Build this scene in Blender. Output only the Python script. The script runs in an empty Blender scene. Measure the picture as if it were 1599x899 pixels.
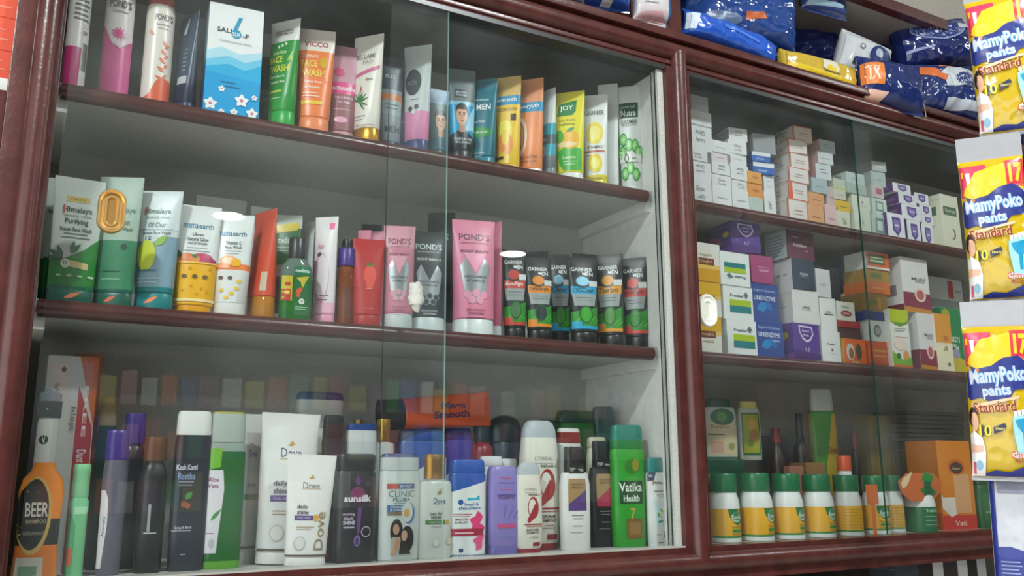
import bpy, bmesh, math, random
from mathutils import Vector, Matrix, noise
from mathutils.geometry import tessellate_polygon

# ------------------------------------------------------------------ camera
SC = bpy.context.scene
COL = SC.collection
K = 1.1                                   # metres per unit of the layout
EYE = 1.6
YAW, PITCH, ROLL, FOC = 0.50752763, 0.20538747, 0.00414569, 1375.82466
CAM = Vector((0, -K, EYE))
FWD = Vector((math.sin(YAW)*math.cos(PITCH), math.cos(YAW)*math.cos(PITCH), math.sin(PITCH)))
_rt = FWD.cross(Vector((0, 0, 1))).normalized()
_dn = FWD.cross(_rt)
RT = _rt*math.cos(ROLL) + _dn*math.sin(ROLL)
DN = -_rt*math.sin(ROLL) + _dn*math.cos(ROLL)
cam_data = bpy.data.cameras.new('camera')
cam_data.sensor_width = 36
cam_data.lens = FOC/1599*36
cam_data.clip_start = 0.02
cam = bpy.data.objects.new('camera', cam_data)
COL.objects.link(cam)
m3 = Matrix((RT, -DN, -FWD)).transposed()
cam.matrix_world = Matrix.Translation(CAM) @ m3.to_4x4()
SC.camera = cam

# ------------------------------------------------------------------ exposure, world
SC.view_settings.view_transform = 'Standard'
SC.view_settings.look = 'None'
SC.view_settings.exposure = 1.1
SC.view_settings.gamma = 1.0
SC.view_settings.use_curve_mapping = False
SC.cycles.use_denoising = True
SC.cycles.max_bounces = 8
SC.cycles.transparent_max_bounces = 24
SC.cycles.caustics_reflective = False
SC.cycles.caustics_refractive = False
W_ = bpy.data.worlds.new('world')
SC.world = W_
W_.use_nodes = True
W_.node_tree.nodes['Background'].inputs[0].default_value = (0.88, 0.92, 0.92, 1)
W_.node_tree.nodes['Background'].inputs[1].default_value = 1.3
CEIL = EYE + 1.55
LAMPS = [(1.008, -4.29), (3.01, -4.29), (-1.0, -1.28), (1.0, -1.28), (3.0, -1.28)]
LAMP_STRENGTH = [110, 110, 320, 185, 80]

# ------------------------------------------------------------------ helpers
def s2l(h):
    h = h.lstrip('#')
    return tuple(((c/12.92) if c <= .04045 else ((c+.055)/1.055)**2.4) for c in (int(h[i:i+2], 16)/255 for i in (0, 2, 4))) + (1,)
_M = {}
def mat(c, kind='p'):
    """c is a hex colour, with an optional kind prefix 'g:' glassy liquid, 'm:' metal, 'c:' carton, 'w:' paper, 'f:' frosted plastic"""
    if ':' in c:
        kind, c = c.split(':')
    key = (c, kind)
    if key in _M:
        return _M[key]
    m = bpy.data.materials.new('%s_%s' % ({'p': 'plastic', 'g': 'clear_plastic', 'm': 'metallic', 'c': 'carton', 'w': 'wood', 'f': 'frosted', 'b': 'film'}[kind], c.strip('#')))
    m.use_nodes = True
    nt = m.node_tree
    b = nt.nodes['Principled BSDF']
    tc = nt.nodes.new('ShaderNodeTexCoord')
    nz = nt.nodes.new('ShaderNodeTexNoise')
    nz.inputs['Scale'].default_value = 45
    nt.links.new(tc.outputs['Object'], nz.inputs['Vector'])
    mx = nt.nodes.new('ShaderNodeMix'); mx.data_type = 'RGBA'
    col = s2l(c)
    mx.inputs[6].default_value = tuple(v*.93 for v in col[:3]) + (1,)
    mx.inputs[7].default_value = tuple(min(1, v*1.05) for v in col[:3]) + (1,)
    nt.links.new(nz.outputs['Fac'], mx.inputs[0])
    nt.links.new(mx.outputs[2], b.inputs['Base Color'])
    b.inputs['Roughness'].default_value = {'p': .33, 'g': .08, 'm': .28, 'c': .5, 'w': .3, 'f': .4, 'b': .14}[kind]
    if kind == 'm':
        b.inputs['Metallic'].default_value = .85
    if kind == 'b':
        b.inputs['Specular IOR Level'].default_value = .8
    if kind in 'gf':
        tr = nt.nodes.new('ShaderNodeBsdfTransparent')
        tr.inputs[0].default_value = tuple(v**.6 for v in col[:3]) + (1,)
        ms = nt.nodes.new('ShaderNodeMixShader')
        ms.inputs[0].default_value = .62 if kind == 'g' else .8
        nt.links.new(tr.outputs[0], ms.inputs[1])
        nt.links.new(b.outputs[0], ms.inputs[2])
        nt.links.new(ms.outputs[0], nt.nodes['Material Output'].inputs[0])
    _M[key] = m
    return m

class MB:
    def __init__(s):
        s.v = []; s.f = []; s.m = []; s.mats = []
    def mi(s, c):
        m = mat(c) if isinstance(c, str) else c
        if m not in s.mats:
            s.mats.append(m)
        return s.mats.index(m)
    def add(s, vs, fs, c):
        o = len(s.v); s.v += [tuple(p) for p in vs]
        k = s.mi(c)
        for f in fs:
            s.f.append(tuple(i+o for i in f)); s.m.append(k)
    def box(s, x0, y0, z0, x1, y1, z1, c, bev=0):
        if bev:
            bm = bmesh.new(); bmesh.ops.create_cube(bm, size=1)
            for v in bm.verts:
                v.co = Vector((x0+(v.co.x+.5)*(x1-x0), y0+(v.co.y+.5)*(y1-y0), z0+(v.co.z+.5)*(z1-z0)))
            bmesh.ops.bevel(bm, geom=bm.edges[:], offset=bev, segments=2, affect='EDGES', profile=.6)
            bm.verts.ensure_lookup_table(); bm.verts.index_update()
            s.add([v.co[:] for v in bm.verts], [[v.index for v in f.verts] for f in bm.faces], c); bm.free()
        else:
            s.add([(x0,y0,z0),(x1,y0,z0),(x1,y1,z0),(x0,y1,z0),(x0,y0,z1),(x1,y0,z1),(x1,y1,z1),(x0,y1,z1)],
                  [(0,3,2,1),(4,5,6,7),(0,1,5,4),(1,2,6,5),(2,3,7,6),(3,0,4,7)], c)
    def build(s, name, parent=None, loc=None, smooth=True, angle=38):
        me = bpy.data.meshes.new(name)
        me.from_pydata(s.v, [], s.f)
        for m in s.mats: me.materials.append(m)
        me.polygons.foreach_set('material_index', s.m)
        if smooth:
            me.polygons.foreach_set('use_smooth', [True]*len(s.f))
            me.set_sharp_from_angle(angle=math.radians(angle))
        me.update()
        o = bpy.data.objects.new(name, me); COL.objects.link(o)
        if parent: o.parent = parent
        if loc is not None: o.location = loc
        return o

def tag(o, label=None, cat=None, group=None, kind=None):
    if label: o['label'] = label
    if cat: o['category'] = cat
    if group: o['group'] = group
    if kind: o['kind'] = kind
    return o
def empty(name, loc, rot=(0, 0, 0)):
    o = bpy.data.objects.new(name, None); COL.objects.link(o)
    o.empty_display_size = .02
    o.location = loc; o.rotation_euler = rot
    return o
def proj(P):
    d = P - CAM
    k = d.dot(FWD)
    return (799.5 + FOC*d.dot(RT)/k, 449.5 + FOC*d.dot(DN)/k, k)
def at(px, py, Y):
    d = RT*((px-799.5)/FOC) + DN*((py-449.5)/FOC) + FWD
    return CAM + d*((Y-CAM.y)/d.y)

# ---- flat artwork laid on a surface: each piece is a list of triangles in (u, v)
_TX = {}
def text_tris(s, off=0.0):
    if (s, off) in _TX: return _TX[(s, off)]
    cu = bpy.data.curves.new('t', 'FONT'); cu.body = s; cu.resolution_u = 2; cu.offset = off
    ob = bpy.data.objects.new('t', cu)
    me = bpy.data.meshes.new_from_object(ob)
    me.calc_loop_triangles()
    vs = [v.co.xy[:] for v in me.vertices]
    ts = [tuple(vs[i] for i in t.vertices) for t in me.loop_triangles]
    bpy.data.objects.remove(ob); bpy.data.meshes.remove(me); bpy.data.curves.remove(cu)
    if ts:
        xs = [p[0] for t in ts for p in t]; ys = [p[1] for t in ts for p in t]
        x0, x1, y0, y1 = min(xs), max(xs), min(ys), max(ys)
        ts = [tuple(((p[0]-x0)/(x1-x0)-.5, (p[1]-y0)/(y1-y0)-.5) for p in t) for t in ts]
    _TX[(s, off)] = ts
    return ts
def R(u0, v0, u1, v1, c): return ('poly', [(u0,v0),(u1,v0),(u1,v1),(u0,v1)], c)
def P(pts, c): return ('poly', pts, c)
def E(u, v, ru, rv, c): return ('ell', (u, v, ru, rv), c)
def C(u, v, ru, c): return ('ell', (u, v, ru, None), c)
def T(s, u, v, w, h, c, rot=0, b=.018): return ('txt', (s, u, v, w, h, rot, b), c)
def LF(u, v, l, w, a, c): return ('leaf', (u, v, l, w, a), c)     # l, w in half-widths
def LN(u, v, w, c, h=.008): return R(u-w/2, v-h/2, u+w/2, v+h/2, c)
def art_tris(a, asp):
    """asp = half width / height of the item"""
    k, p, c = a
    if k == 'poly':
        t = tessellate_polygon([[Vector((x, y, 0)) for x, y in p]])
        return [tuple(p[i] for i in tr) for tr in t]
    if k == 'ell':
        u, v, ru, rv = p
        if rv is None: rv = ru*asp
        n = 22
        pts = [(u+ru*math.cos(i*2*math.pi/n), v+rv*math.sin(i*2*math.pi/n)) for i in range(n)]
        return [((u, v), pts[i], pts[(i+1) % n]) for i in range(n)]
    if k == 'leaf':
        u, v, l, w, a = p; a = math.radians(a)
        pts = []
        prof = [(0,0),(.2,.6),(.45,1),(.75,.6),(1,0)]
        for s, ww in prof: pts.append((s*l, ww*w/2))
        for s, ww in prof[-2:0:-1]: pts.append((s*l, -ww*w/2))
        q = [(u+x*math.cos(a)-y*math.sin(a), v+(x*math.sin(a)+y*math.cos(a))*asp) for x, y in pts]
        t = tessellate_polygon([[Vector((x, y, 0)) for x, y in q]])
        return [tuple(q[i] for i in tr) for tr in t]
    s, u, v, w, h, rot, b = p
    out = []
    for t in text_tris(s, b):
        o = []
        for x, y in t:
            if rot == 0: o.append((u+x*w, v+y*h))
            elif rot == 90: o.append((u-y*w, v+x*h))
            elif rot == -90: o.append((u+y*w, v-x*h))
            elif rot == 180: o.append((u-x*w, v-y*h))
            else:
                r = math.radians(rot); X, Y = x*w, y*h/asp
                o.append((u+X*math.cos(r)-Y*math.sin(r), v+(X*math.sin(r)+Y*math.cos(r))*asp))
        out.append(tuple(o))
    return out
def split(ts, lim, asp):
    out = []; st = list(ts); guard = 0
    while st:
        t = st.pop(); guard += 1
        if guard > 9000: out += [t]+st; break
        L = [math.hypot(t[i][0]-t[(i+1) % 3][0], (t[i][1]-t[(i+1) % 3][1])/asp*.7) for i in range(3)]
        i = L.index(max(L))
        if L[i] <= lim: out.append(t); continue
        a, b, c = t[i], t[(i+1) % 3], t[(i+2) % 3]
        m = ((a[0]+b[0])/2, (a[1]+b[1])/2)
        st += [(a, m, c), (m, b, c)]
    return out
def lay_art(mb, surf, art, asp, lim=.16, off0=.00035, step=.00006):
    for k, a in enumerate(art):
        ts = split(art_tris(a, asp), lim if a[0] != 'txt' else lim*1.6, asp)
        off = off0 + step*k
        vs = []; fs = []; idx = {}
        for t in ts:
            f = []
            for p in t:
                q = (round(p[0], 5), round(p[1], 5))
                if q not in idx: idx[q] = len(vs); vs.append(surf(p[0], p[1], off))
                f.append(idx[q])
            if len(set(f)) == 3:
                a2 = (t[1][0]-t[0][0])*(t[2][1]-t[0][1])-(t[1][1]-t[0][1])*(t[2][0]-t[0][0])
                fs.append(f if a2 > 0 else f[::-1])
        mb.add(vs, fs, a[2])

# ---- lofted things (tubes, bottles, jars)
def pint(prof, v):
    if v <= prof[0][0]: return prof[0][1:]
    for p, q in zip(prof, prof[1:]):
        if v <= q[0] and q[0] > p[0]:
            t = (v-p[0])/(q[0]-p[0]); return tuple(p[i]+(q[i]-p[i])*t for i in (1, 2, 3))
    return prof[-1][1:]
def full(prof): return [tuple(p) if len(p) == 4 else tuple(p)+(2.,) for p in prof]
def loft(mb, prof, W, H, D, bands, art, N=32):
    prof = full(prof)
    if isinstance(bands, str): bands = [(9, bands)]
    vs = sorted(prof, key=lambda p: p[0])
    rings = list(prof)
    for b, _ in bands[:-1]:
        if prof[0][0] < b < prof[-1][0]:
            q = pint(prof, b); rings.append((b,)+q)
    rings.sort(key=lambda p: p[0])
    # keep authored order for equal heights
    pts = []
    for v, a, b, n in rings:
        ring = []
        for i in range(N):
            t = 2*math.pi*i/N; c, s = math.cos(t), math.sin(t)
            ring.append((a*W*math.copysign(abs(c)**(2/n), c), b*D*math.copysign(abs(s)**(2/n), s), v*H))
        pts.append(ring)
    def colour(v):
        for b, c in bands:
            if v <= b: return c
        return bands[-1][1]
    for j in range(len(rings)-1):
        vm = (rings[j][0]+rings[j+1][0])/2
        vv = pts[j]+pts[j+1]
        mb.add(vv, [(i, (i+1) % N, N+(i+1) % N, N+i) for i in range(N)], colour(vm))
    mb.add(pts[0], [tuple(range(N))[::-1]], colour(rings[0][0]))
    mb.add(pts[-1], [tuple(range(N))], colour(rings[-1][0]))
    # weld duplicated rings
    def surf(u, v, off):
        a, b, n = pint(prof, v)
        u = max(-.985, min(.985, u))
        return (u*a*W*(1+off/(a*W) if abs(u) > .8 else 1), -b*D*(1-abs(u)**n)**(1/n)-off, v*H)
    if art: lay_art(mb, surf, art, W/H)
def weld(o):
    bm = bmesh.new(); bm.from_mesh(o.data)
    bmesh.ops.remove_doubles(bm, verts=bm.verts, dist=1e-6)
    bm.to_mesh(o.data); bm.free()
    o.data.polygons.foreach_set('use_smooth', [True]*len(o.data.polygons))
    o.data.set_sharp_from_angle(angle=math.radians(38))

def it(name, label, cat, xl, xr, yt, Y, zb, parts, rz=0, dr=1, ry=0, group=None, rx=0):
    rot = Matrix.Rotation(math.radians(rz), 3, 'Z') @ Matrix.Rotation(math.radians(ry), 3, 'Y') @ Matrix.Rotation(math.radians(rx), 3, 'X')
    out = []
    for p in parts:
        for v, a, b, n in full(p[1]):
            for i in range(16):
                t = 2*math.pi*i/16; c, s = math.cos(t), math.sin(t)
                out.append((a*math.copysign(abs(c)**(2/n), c), b*math.copysign(abs(s)**(2/n), s), v))
    W, H = .025, .16
    p0 = at((xl+xr)/2, 600, Y); X = p0.x
    for k in range(14):
        D = W*dr
        q = [rot @ Vector((a*W, b*D, v*H)) for a, b, v in out]
        zo = zb - min(v.z for v in q)
        pr = [proj(v+Vector((X, Y, zo))) for v in q]
        x0 = min(p[0] for p in pr); x1 = max(p[0] for p in pr); y0 = min(p[1] for p in pr)
        W *= max(.5, min(2, (xr-xl)/(x1-x0)))
        kk = sum(p[2] for p in pr)/len(pr)
        X += ((xl+xr)/2-(x0+x1)/2)*kk/FOC/math.cos(math.atan2(X, Y+K)-0)*.8
        zt = max(v.z for v in q)+zo-zb
        H *= max(.6, min(1.6, 1+(y0-yt)*kk/FOC/zt*.95))
    D = W*dr
    root = empty(name, (X, Y, zo), rot.to_euler())
    for pn, prof, col, art, *lb in parts:
        mb = MB(); loft(mb, prof, W, H, D, col, art or [])
        o = mb.build(pn, root, smooth=False); weld(o)
        if lb and lb[0]: o['label'] = lb[0]
    tag(root, label, cat, group)
    return root, W, H, D

# ---- cartons; the front face is fitted, the side shows by itself
def bx(name, label, cat, xl, xr, yt, Yf, zb, dep, col, front=(), left=(), rz=0, group=None, yb=None, top=None, rx=0, right=()):
    W, H = .02, .02
    X = at((xl+xr)/2, 500, Yf).x; r = math.radians(rz); cs, sn = math.cos(r), math.sin(r)
    z = zb
    for k in range(14):
        c = [Vector((X+s*W*cs, Yf+s*W*sn, z+h*H)) for s in (-1, 1) for h in (0, 1)]
        pr = [proj(v) for v in c]
        x0 = (pr[0][0]+pr[1][0])/2; x1 = (pr[2][0]+pr[3][0])/2; y0 = (pr[1][1]+pr[3][1])/2
        kk = (pr[0][2]+pr[2][2])/2
        W *= max(.5, min(2, (xr-xl)/max(2, (x1-x0))))
        X += ((xl+xr)/2-(x0+x1)/2)*kk/FOC*1.05
        H = max(.004, H + (y0-yt)*kk/FOC)
    # local frame: front centre bottom at origin, body extends to +y
    mb = MB(); mb.box(-W, 0, 0, W, dep, H, col, bev=min(.0009, H*.1))
    asp = W/H
    if front: lay_art(mb, lambda u, v, o: (u*W, -o, v*H), front, asp, lim=9)
    if left: lay_art(mb, lambda u, v, o: (-W-o, dep*(1-(u+1)/2), v*H), left, dep/2/H, lim=9)
    if right: lay_art(mb, lambda u, v, o: (W+o, dep*(u+1)/2, v*H), right, dep/2/H, lim=9)
    # tuck-flap seam on both ends
    for sx in (-W-.0002, W+.0001):
        mb.box(sx, dep*.06, H*.90, sx+.0001, dep*.94, H*.90+.0006, 'c:#8d8c88')
    o = mb.build(name, None, (X, Yf, z), smooth=False)
    o.rotation_euler = (0, 0, r)
    tag(o, label, cat, group)
    return o, z+H, W, H

# ---- soft packs: pillow of plastic film
def pillow(name, label, cat, px, py, Y, wpx, hpx, rot, th, base, art=(), seal=(.06, .06), wr=.004, seed=1, fr=16, group=None, build=True, sealc=None, nu=56, nv=60, pu=3, col_back=None):
    c = at(px, py, Y); kk = (c-CAM).dot(FWD)
    W, H = wpx*kk/FOC/2, hpx*kk/FOC/2
    rnd = random.Random(seed); so = Vector((rnd.uniform(0, 50), rnd.uniform(0, 50), rnd.uniform(0, 50)))
    def pos(u, v, sd):
        e = max(0, 1-abs(u)**pu)**.6
        vv = min(1, max(0, (v-seal[0])/(1-seal[0]-seal[1])))
        e2 = max(0, 1-abs(2*vv-1)**4)**.6 if seal[0] < v < 1-seal[1] else 0
        q = Vector((u*W*fr, v*2*H*fr, sd*3)) + so
        w = (1-abs(noise.noise(q)*2))*.6 + (1-abs(noise.noise(q*2.3)*2))*.35 + noise.noise(q*.5)*.8
        y = -sd*(th/2*e*e2 + wr*w*(.25+.75*e*e2) + .0006)
        x = u*W*(1-.04*e2*(1 if abs(u) > .9 else 0)) + wr*.5*noise.noise(q*.4+Vector((9, 0, 0)))
        z = (v*2-1)*H + wr*1.2*noise.noise(q*.3+Vector((0, 7, 0)))
        return Vector((x, y, z))
    mb = MB(); G = {}
    for sd in (1, -1):
        g = [[pos(-1+2*i/nu, j/nv, sd) for i in range(nu+1)] for j in range(nv+1)]
        if sd == -1:
            for j in range(nv+1):
                for i in range(nu+1):
                    if i in (0, nu) or j in (0, nv): g[j][i] = G[1][j][i]
        G[sd] = g
        for zone in (0, 1):
            fs = []
            for j in range(nv):
                vm = (j+.5)/nv
                isseal = vm < seal[0] or vm > 1-seal[1]
                if (1 if isseal else 0) != zone: continue
                for i in range(nu):
                    a = j*(nu+1)+i; f = (a, a+1, a+nu+2, a+nu+1)
                    fs.append(f if sd == 1 else f[::-1])
            cc = (sealc or base) if zone else (base if sd == 1 or not col_back else col_back)
            if fs: mb.add([p for row in g for p in row], fs, cc)
    def surf(u, v, off):
        x = min(nu-1e-6, max(0, (u+1)/2*nu)); y = min(nv-1e-6, max(0, v*nv))
        i, j = int(x), int(y); fx, fy = x-i, y-j; g = G[1]
        p = (g[j][i]*(1-fx)+g[j][i+1]*fx)*(1-fy)+(g[j+1][i]*(1-fx)+g[j+1][i+1]*fx)*fy
        return (p.x, p.y-off, p.z)
    if art: lay_art(mb, surf, art, W/(2*H), lim=.07, off0=.0011, step=.00012)
    o = mb.build(name, None, c, smooth=False); weld(o)
    for p in o.data.polygons: p.use_smooth = True
    o.rotation_euler = [math.radians(a) for a in rot]
    tag(o, label, cat, group)
    return o

# ------------------------------------------------------------------ setting
def wood_mat():
    m = bpy.data.materials.new('red_brown_gloss_paint'); m.use_nodes = True; nt = m.node_tree; b = nt.nodes['Principled BSDF']
    tc = nt.nodes.new('ShaderNodeTexCoord'); nz = nt.nodes.new('ShaderNodeTexNoise'); nz.inputs['Scale'].default_value = 30; nz.inputs['Detail'].default_value = 6
    nt.links.new(tc.outputs['Object'], nz.inputs['Vector'])
    cr = nt.nodes.new('ShaderNodeValToRGB'); cr.color_ramp.elements[0].color = s2l('46211f'); cr.color_ramp.elements[1].color = s2l('5c2f2b')
    cr.color_ramp.elements[0].position = .3; cr.color_ramp.elements[1].position = .75
    nt.links.new(nz.outputs['Fac'], cr.inputs[0]); nt.links.new(cr.outputs[0], b.inputs['Base Color'])
    b.inputs['Roughness'].default_value = .27
    n2 = nt.nodes.new('ShaderNodeTexNoise'); n2.inputs['Scale'].default_value = 160; nt.links.new(tc.outputs['Object'], n2.inputs['Vector'])
    bp = nt.nodes.new('ShaderNodeBump'); bp.inputs['Strength'].default_value = .25; bp.inputs['Distance'].default_value = .001
    nt.links.new(n2.outputs['Fac'], bp.inputs['Height']); nt.links.new(bp.outputs[0], b.inputs['Normal'])
    return m
WOOD = wood_mat()
def speckle(c1, c2, name, rough=.45, sc=420):
    m = bpy.data.materials.new(name); m.use_nodes = True; nt = m.node_tree; b = nt.nodes['Principled BSDF']
    tc = nt.nodes.new('ShaderNodeTexCoord'); nz = nt.nodes.new('ShaderNodeTexNoise'); nz.inputs['Scale'].default_value = sc; nz.inputs['Detail'].default_value = 4
    nt.links.new(tc.outputs['Object'], nz.inputs['Vector'])
    cr = nt.nodes.new('ShaderNodeValToRGB'); cr.color_ramp.elements[0].color = s2l(c1); cr.color_ramp.elements[1].color = s2l(c2)
    cr.color_ramp.elements[0].position = .35; cr.color_ramp.elements[1].position = .65
    nt.links.new(nz.outputs['Fac'], cr.inputs[0]); nt.links.new(cr.outputs[0], b.inputs['Base Color'])
    b.inputs['Roughness'].default_value = rough
    return m
LAM = speckle('b3b5b0', 'c8c9c4', 'grey_speckled_laminate')
LAMD = speckle('948e86', 'a9a298', 'beige_laminate')
WHITE = speckle('e4e6e2', 'efefec', 'white_paint', .4, 60)
def glass_mat():
    m = bpy.data.materials.new('pane_glass'); m.use_nodes = True; nt = m.node_tree
    nt.nodes.remove(nt.nodes['Principled BSDF'])
    tr = nt.nodes.new('ShaderNodeBsdfTransparent'); tr.inputs[0].default_value = (.965, .975, .972, 1)
    gl = nt.nodes.new('ShaderNodeBsdfGlossy'); gl.inputs['Roughness'].default_value = .0
    fr = nt.nodes.new('ShaderNodeFresnel'); ge = nt.nodes.new('ShaderNodeNewGeometry'); io = nt.nodes.new('ShaderNodeMapRange'); io.inputs[3].default_value = 1.5; io.inputs[4].default_value = 1/1.5
    nt.links.new(ge.outputs['Backfacing'], io.inputs[0]); nt.links.new(io.outputs[0], fr.inputs[0])
    ms = nt.nodes.new('ShaderNodeMixShader')
    nt.links.new(fr.outputs[0], ms.inputs[0]); nt.links.new(tr.outputs[0], ms.inputs[1]); nt.links.new(gl.outputs[0], ms.inputs[2])
    # a light film of dust and wiping smears
    df = nt.nodes.new('ShaderNodeBsdfDiffuse'); df.inputs[0].default_value = (.75, .82, .82, 1)
    tc = nt.nodes.new('ShaderNodeTexCoord'); mp = nt.nodes.new('ShaderNodeMapping'); mp.inputs['Scale'].default_value = (3, 1, 5)
    nz = nt.nodes.new('ShaderNodeTexNoise'); nz.inputs['Scale'].default_value = 1.6; nz.inputs['Detail'].default_value = 5
    nt.links.new(tc.outputs['Object'], mp.inputs[0]); nt.links.new(mp.outputs[0], nz.inputs['Vector'])
    mr = nt.nodes.new('ShaderNodeMapRange'); mr.inputs[1].default_value = .42; mr.inputs[2].default_value = .75; mr.inputs[3].default_value = .006; mr.inputs[4].default_value = .035
    nt.links.new(nz.outputs['Fac'], mr.inputs[0])
    m2 = nt.nodes.new('ShaderNodeMixShader'); nt.links.new(mr.outputs[0], m2.inputs[0]); nt.links.new(ms.outputs[0], m2.inputs[1]); nt.links.new(df.outputs[0], m2.inputs[2])
    nt.links.new(m2.outputs[0], nt.nodes['Material Output'].inputs[0])
    return m
GLASS = glass_mat()
EDGE = mat('g:#1f4a40')
EDGEW = mat('f:#a9cfc8')

def U(x): return x*K
def Z(z): return EYE+z*K
def struct(mb, name, smooth=False, parent=None):
    o = mb.build(name, parent, smooth=smooth)
    if parent is None: o['kind'] = 'structure'
    return o
ZT, ZM, ZB = Z(.422), Z(.1795), Z(-.105)        # tops of the three shelves
XL, XD0, XD1, XR = U(.004), U(.823), U(.868), U(1.83)
YB = U(.227)
ZTOP, ZBOT = Z(.614), Z(-.103)

def cab(x0, x1, lam, tagname):
    mb = MB()
    mb.box(x0-.02, YB, ZBOT-.02, x1+.02, YB+.012, ZTOP+.03, lam); struct(mb, 'wall_back_'+tagname)
cab(XL, XD0, LAM, 'left'); cab(XD1, XR, LAMD, 'right')
mb = MB(); mb.box(XL-.02, .012, ZTOP, XD0+.02, YB, ZTOP+.02, WHITE); mb.box(XD1-.02, .012, ZTOP, XR, YB, ZTOP+.02, LAMD); struct(mb, 'trim_1')  # left ceiling is laminate coloured white, standing in for bounced light from below
mb = MB(); mb.box(XL-.02, .012, ZBOT-.5, XL, YB, ZTOP, LAM); struct(mb, 'wall_left')
mb = MB(); mb.box(XD0, .012, ZBOT-.5, XD0+.018, YB, ZTOP, WHITE); mb.box(XD1-.018, .012, ZBOT-.5, XD1, YB, ZTOP, WHITE)
mb.box(XD0-.012, -.004, ZBOT, XD0-.0003, .012, ZTOP, LAM)
struct(mb, 'wall_middle')
mb = MB(); mb.box(XR, .0, ZBOT-.5, XR+.02, YB, ZTOP+.6, LAMD); struct(mb, 'wall_right')

def half_round(mb, p0, p1, r, out, c, n=18, up=None):
    """half-round moulding from p0 to p1, bulging towards 'out'"""
    p0, p1 = Vector(p0), Vector(p1); d = (p1-p0).normalized(); o = Vector(out); s = d.cross(o)
    prof = [(s*math.cos(math.pi*i/n)+o*math.sin(math.pi*i/n))*r for i in range(n+1)]
    vs = [p0+q for q in prof]+[p1+q for q in prof]; N = n+1
    fs = [(i, i+1, N+i+1, N+i) for i in range(n)]+[(0, N, N+n, n), tuple(range(N))[::-1], tuple(range(N, 2*N))]
    mb.add(vs, fs, c)
def shelf(name, x0, x1, ztop, th, lam, label, gap=.0):
    """a board with its rounded front edge"""
    mb = MB(); z = ztop
    mb.box(x0+.001, .036, z-.0150, x1-.001, YB-.001, z, lam)
    o = mb.build(name, None, smooth=False)
    mb = MB(); half_round(mb, (x0+.003, .0358, z-th/2), (x1-.003-gap, .0358, z-th/2), th/2, (0, -1, 0), WOOD)
    n = mb.build('rounded_nosing', o); n['label'] = 'red-brown painted nosing'
    return o
def clean(m): return m
for nm, x0, x1, lam in (('left', XL, XD0, LAM), ('right', XD1, XR, LAMD)):
    for lv, z in (('upper', ZT), ('middle', ZM)):
        o = shelf('shelf_board', x0, x1, z, .0215, lam, '', gap=.012 if nm == 'left' else 0)
        tag(o, '%s shelf board with rounded red-brown nosing in the %s glass cabinet' % (lv, nm), 'shelf')
        for xx in ((x0, x0+.012), (x1-.012, x1)):
            mb = MB(); mb.box(xx[0], .042, z-.0155-.019, xx[1], YB-.001, z-.0152, WHITE if nm == 'left' else LAMD)
            b = mb.build('support_cleat', o, smooth=False)
mb = MB()
mb.box(XL-.02, .0, ZB-.018, XD0+.018, YB, ZB, LAM); mb.box(XD1-.018, 0, ZB-.018, XR, YB, ZB, LAMD); struct(mb, 'trim_2')

# frame: stiles, rails with half-round mouldings
mb = MB()
mb.box(U(-.042), -.014, Z(-.6), XL, .03, Z(.664), WOOD, bev=.001)
half_round(mb, (U(-.011), -.014, Z(-.6)), (U(-.011), -.014, Z(.64)), U(.0125), (0, -1, 0), WOOD)
struct(mb, 'trim_3', smooth=True)
mb = MB()
mb.box(XD0, -.014, ZBOT-.0004, XD1, .03, ZTOP-.0002, WOOD)
half_round(mb, (U(.8465), -.014, Z(-.12)), (U(.8465), -.014, Z(.638)), U(.0135), (0, -1, 0), WOOD)
struct(mb, 'trim_4', smooth=True)
mb = MB()      # top beam
mb.box(U(-.042), -.010, ZTOP, XR+.1, .20, Z(.672), WOOD, bev=.001)
half_round(mb, (U(-.04), -.010, Z(.6405)), (XR+.1, -.010, Z(.6405)), U(.0140), (0, -1, 0), WOOD)
mb.box(U(-.04), -.013, ZTOP+.004, XR+.1, -.005, Z(.6245), WOOD, bev=.001)
mb.box(U(-.04), -.022, Z(.659), XR+.1, -.005, Z(.672), WOOD, bev=.002)
struct(mb, 'trim_5', smooth=True)
mb = MB()      # top glass track
mb.box(XL, -.010, ZTOP-.006, XR, .014, ZTOP+.001, mat('#2b2f2e')); struct(mb, 'trim_6')
mb = MB()      # bottom rail
mb.box(XL+.0002, -.014, Z(-.150), XR+.1, .016, ZBOT-.0005, WOOD)
half_round(mb, (U(-.011), -.014, Z(-.123)), (U(.8465), -.014, Z(-.123)), U(.0125), (0, -1, 0), WOOD)
half_round(mb, (U(.8465), -.014, Z(-.123)), (XR+.1, -.014, Z(-.123)), U(.0125), (0, -1, 0), WOOD)
struct(mb, 'trim_7', smooth=True)
mb = MB(); mb.box(U(-.6), -.010, Z(-.6), U(-.0425), .0, Z(.3855), WOOD); struct(mb, 'wall_outer')
mb = MB(); mb.box(XL, -.012, ZBOT-.001, XD0, .010, ZBOT+.0016, mat('#b5b3ab')); struct(mb, 'trim_8')
mb = MB()      # lower compartments, dark
mb.box(U(-.042), YB, Z(-.8), XR, YB+.01, ZBOT-.02, mat('#3a3530')); mb.box(XD0, .0, Z(-.8), XD1, YB, Z(-.15), WOOD)
mb.box(U(-.042), -.014, Z(-.8), XR+.1, .016, Z(-.30), WOOD)
struct(mb, 'wall_lower')

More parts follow.
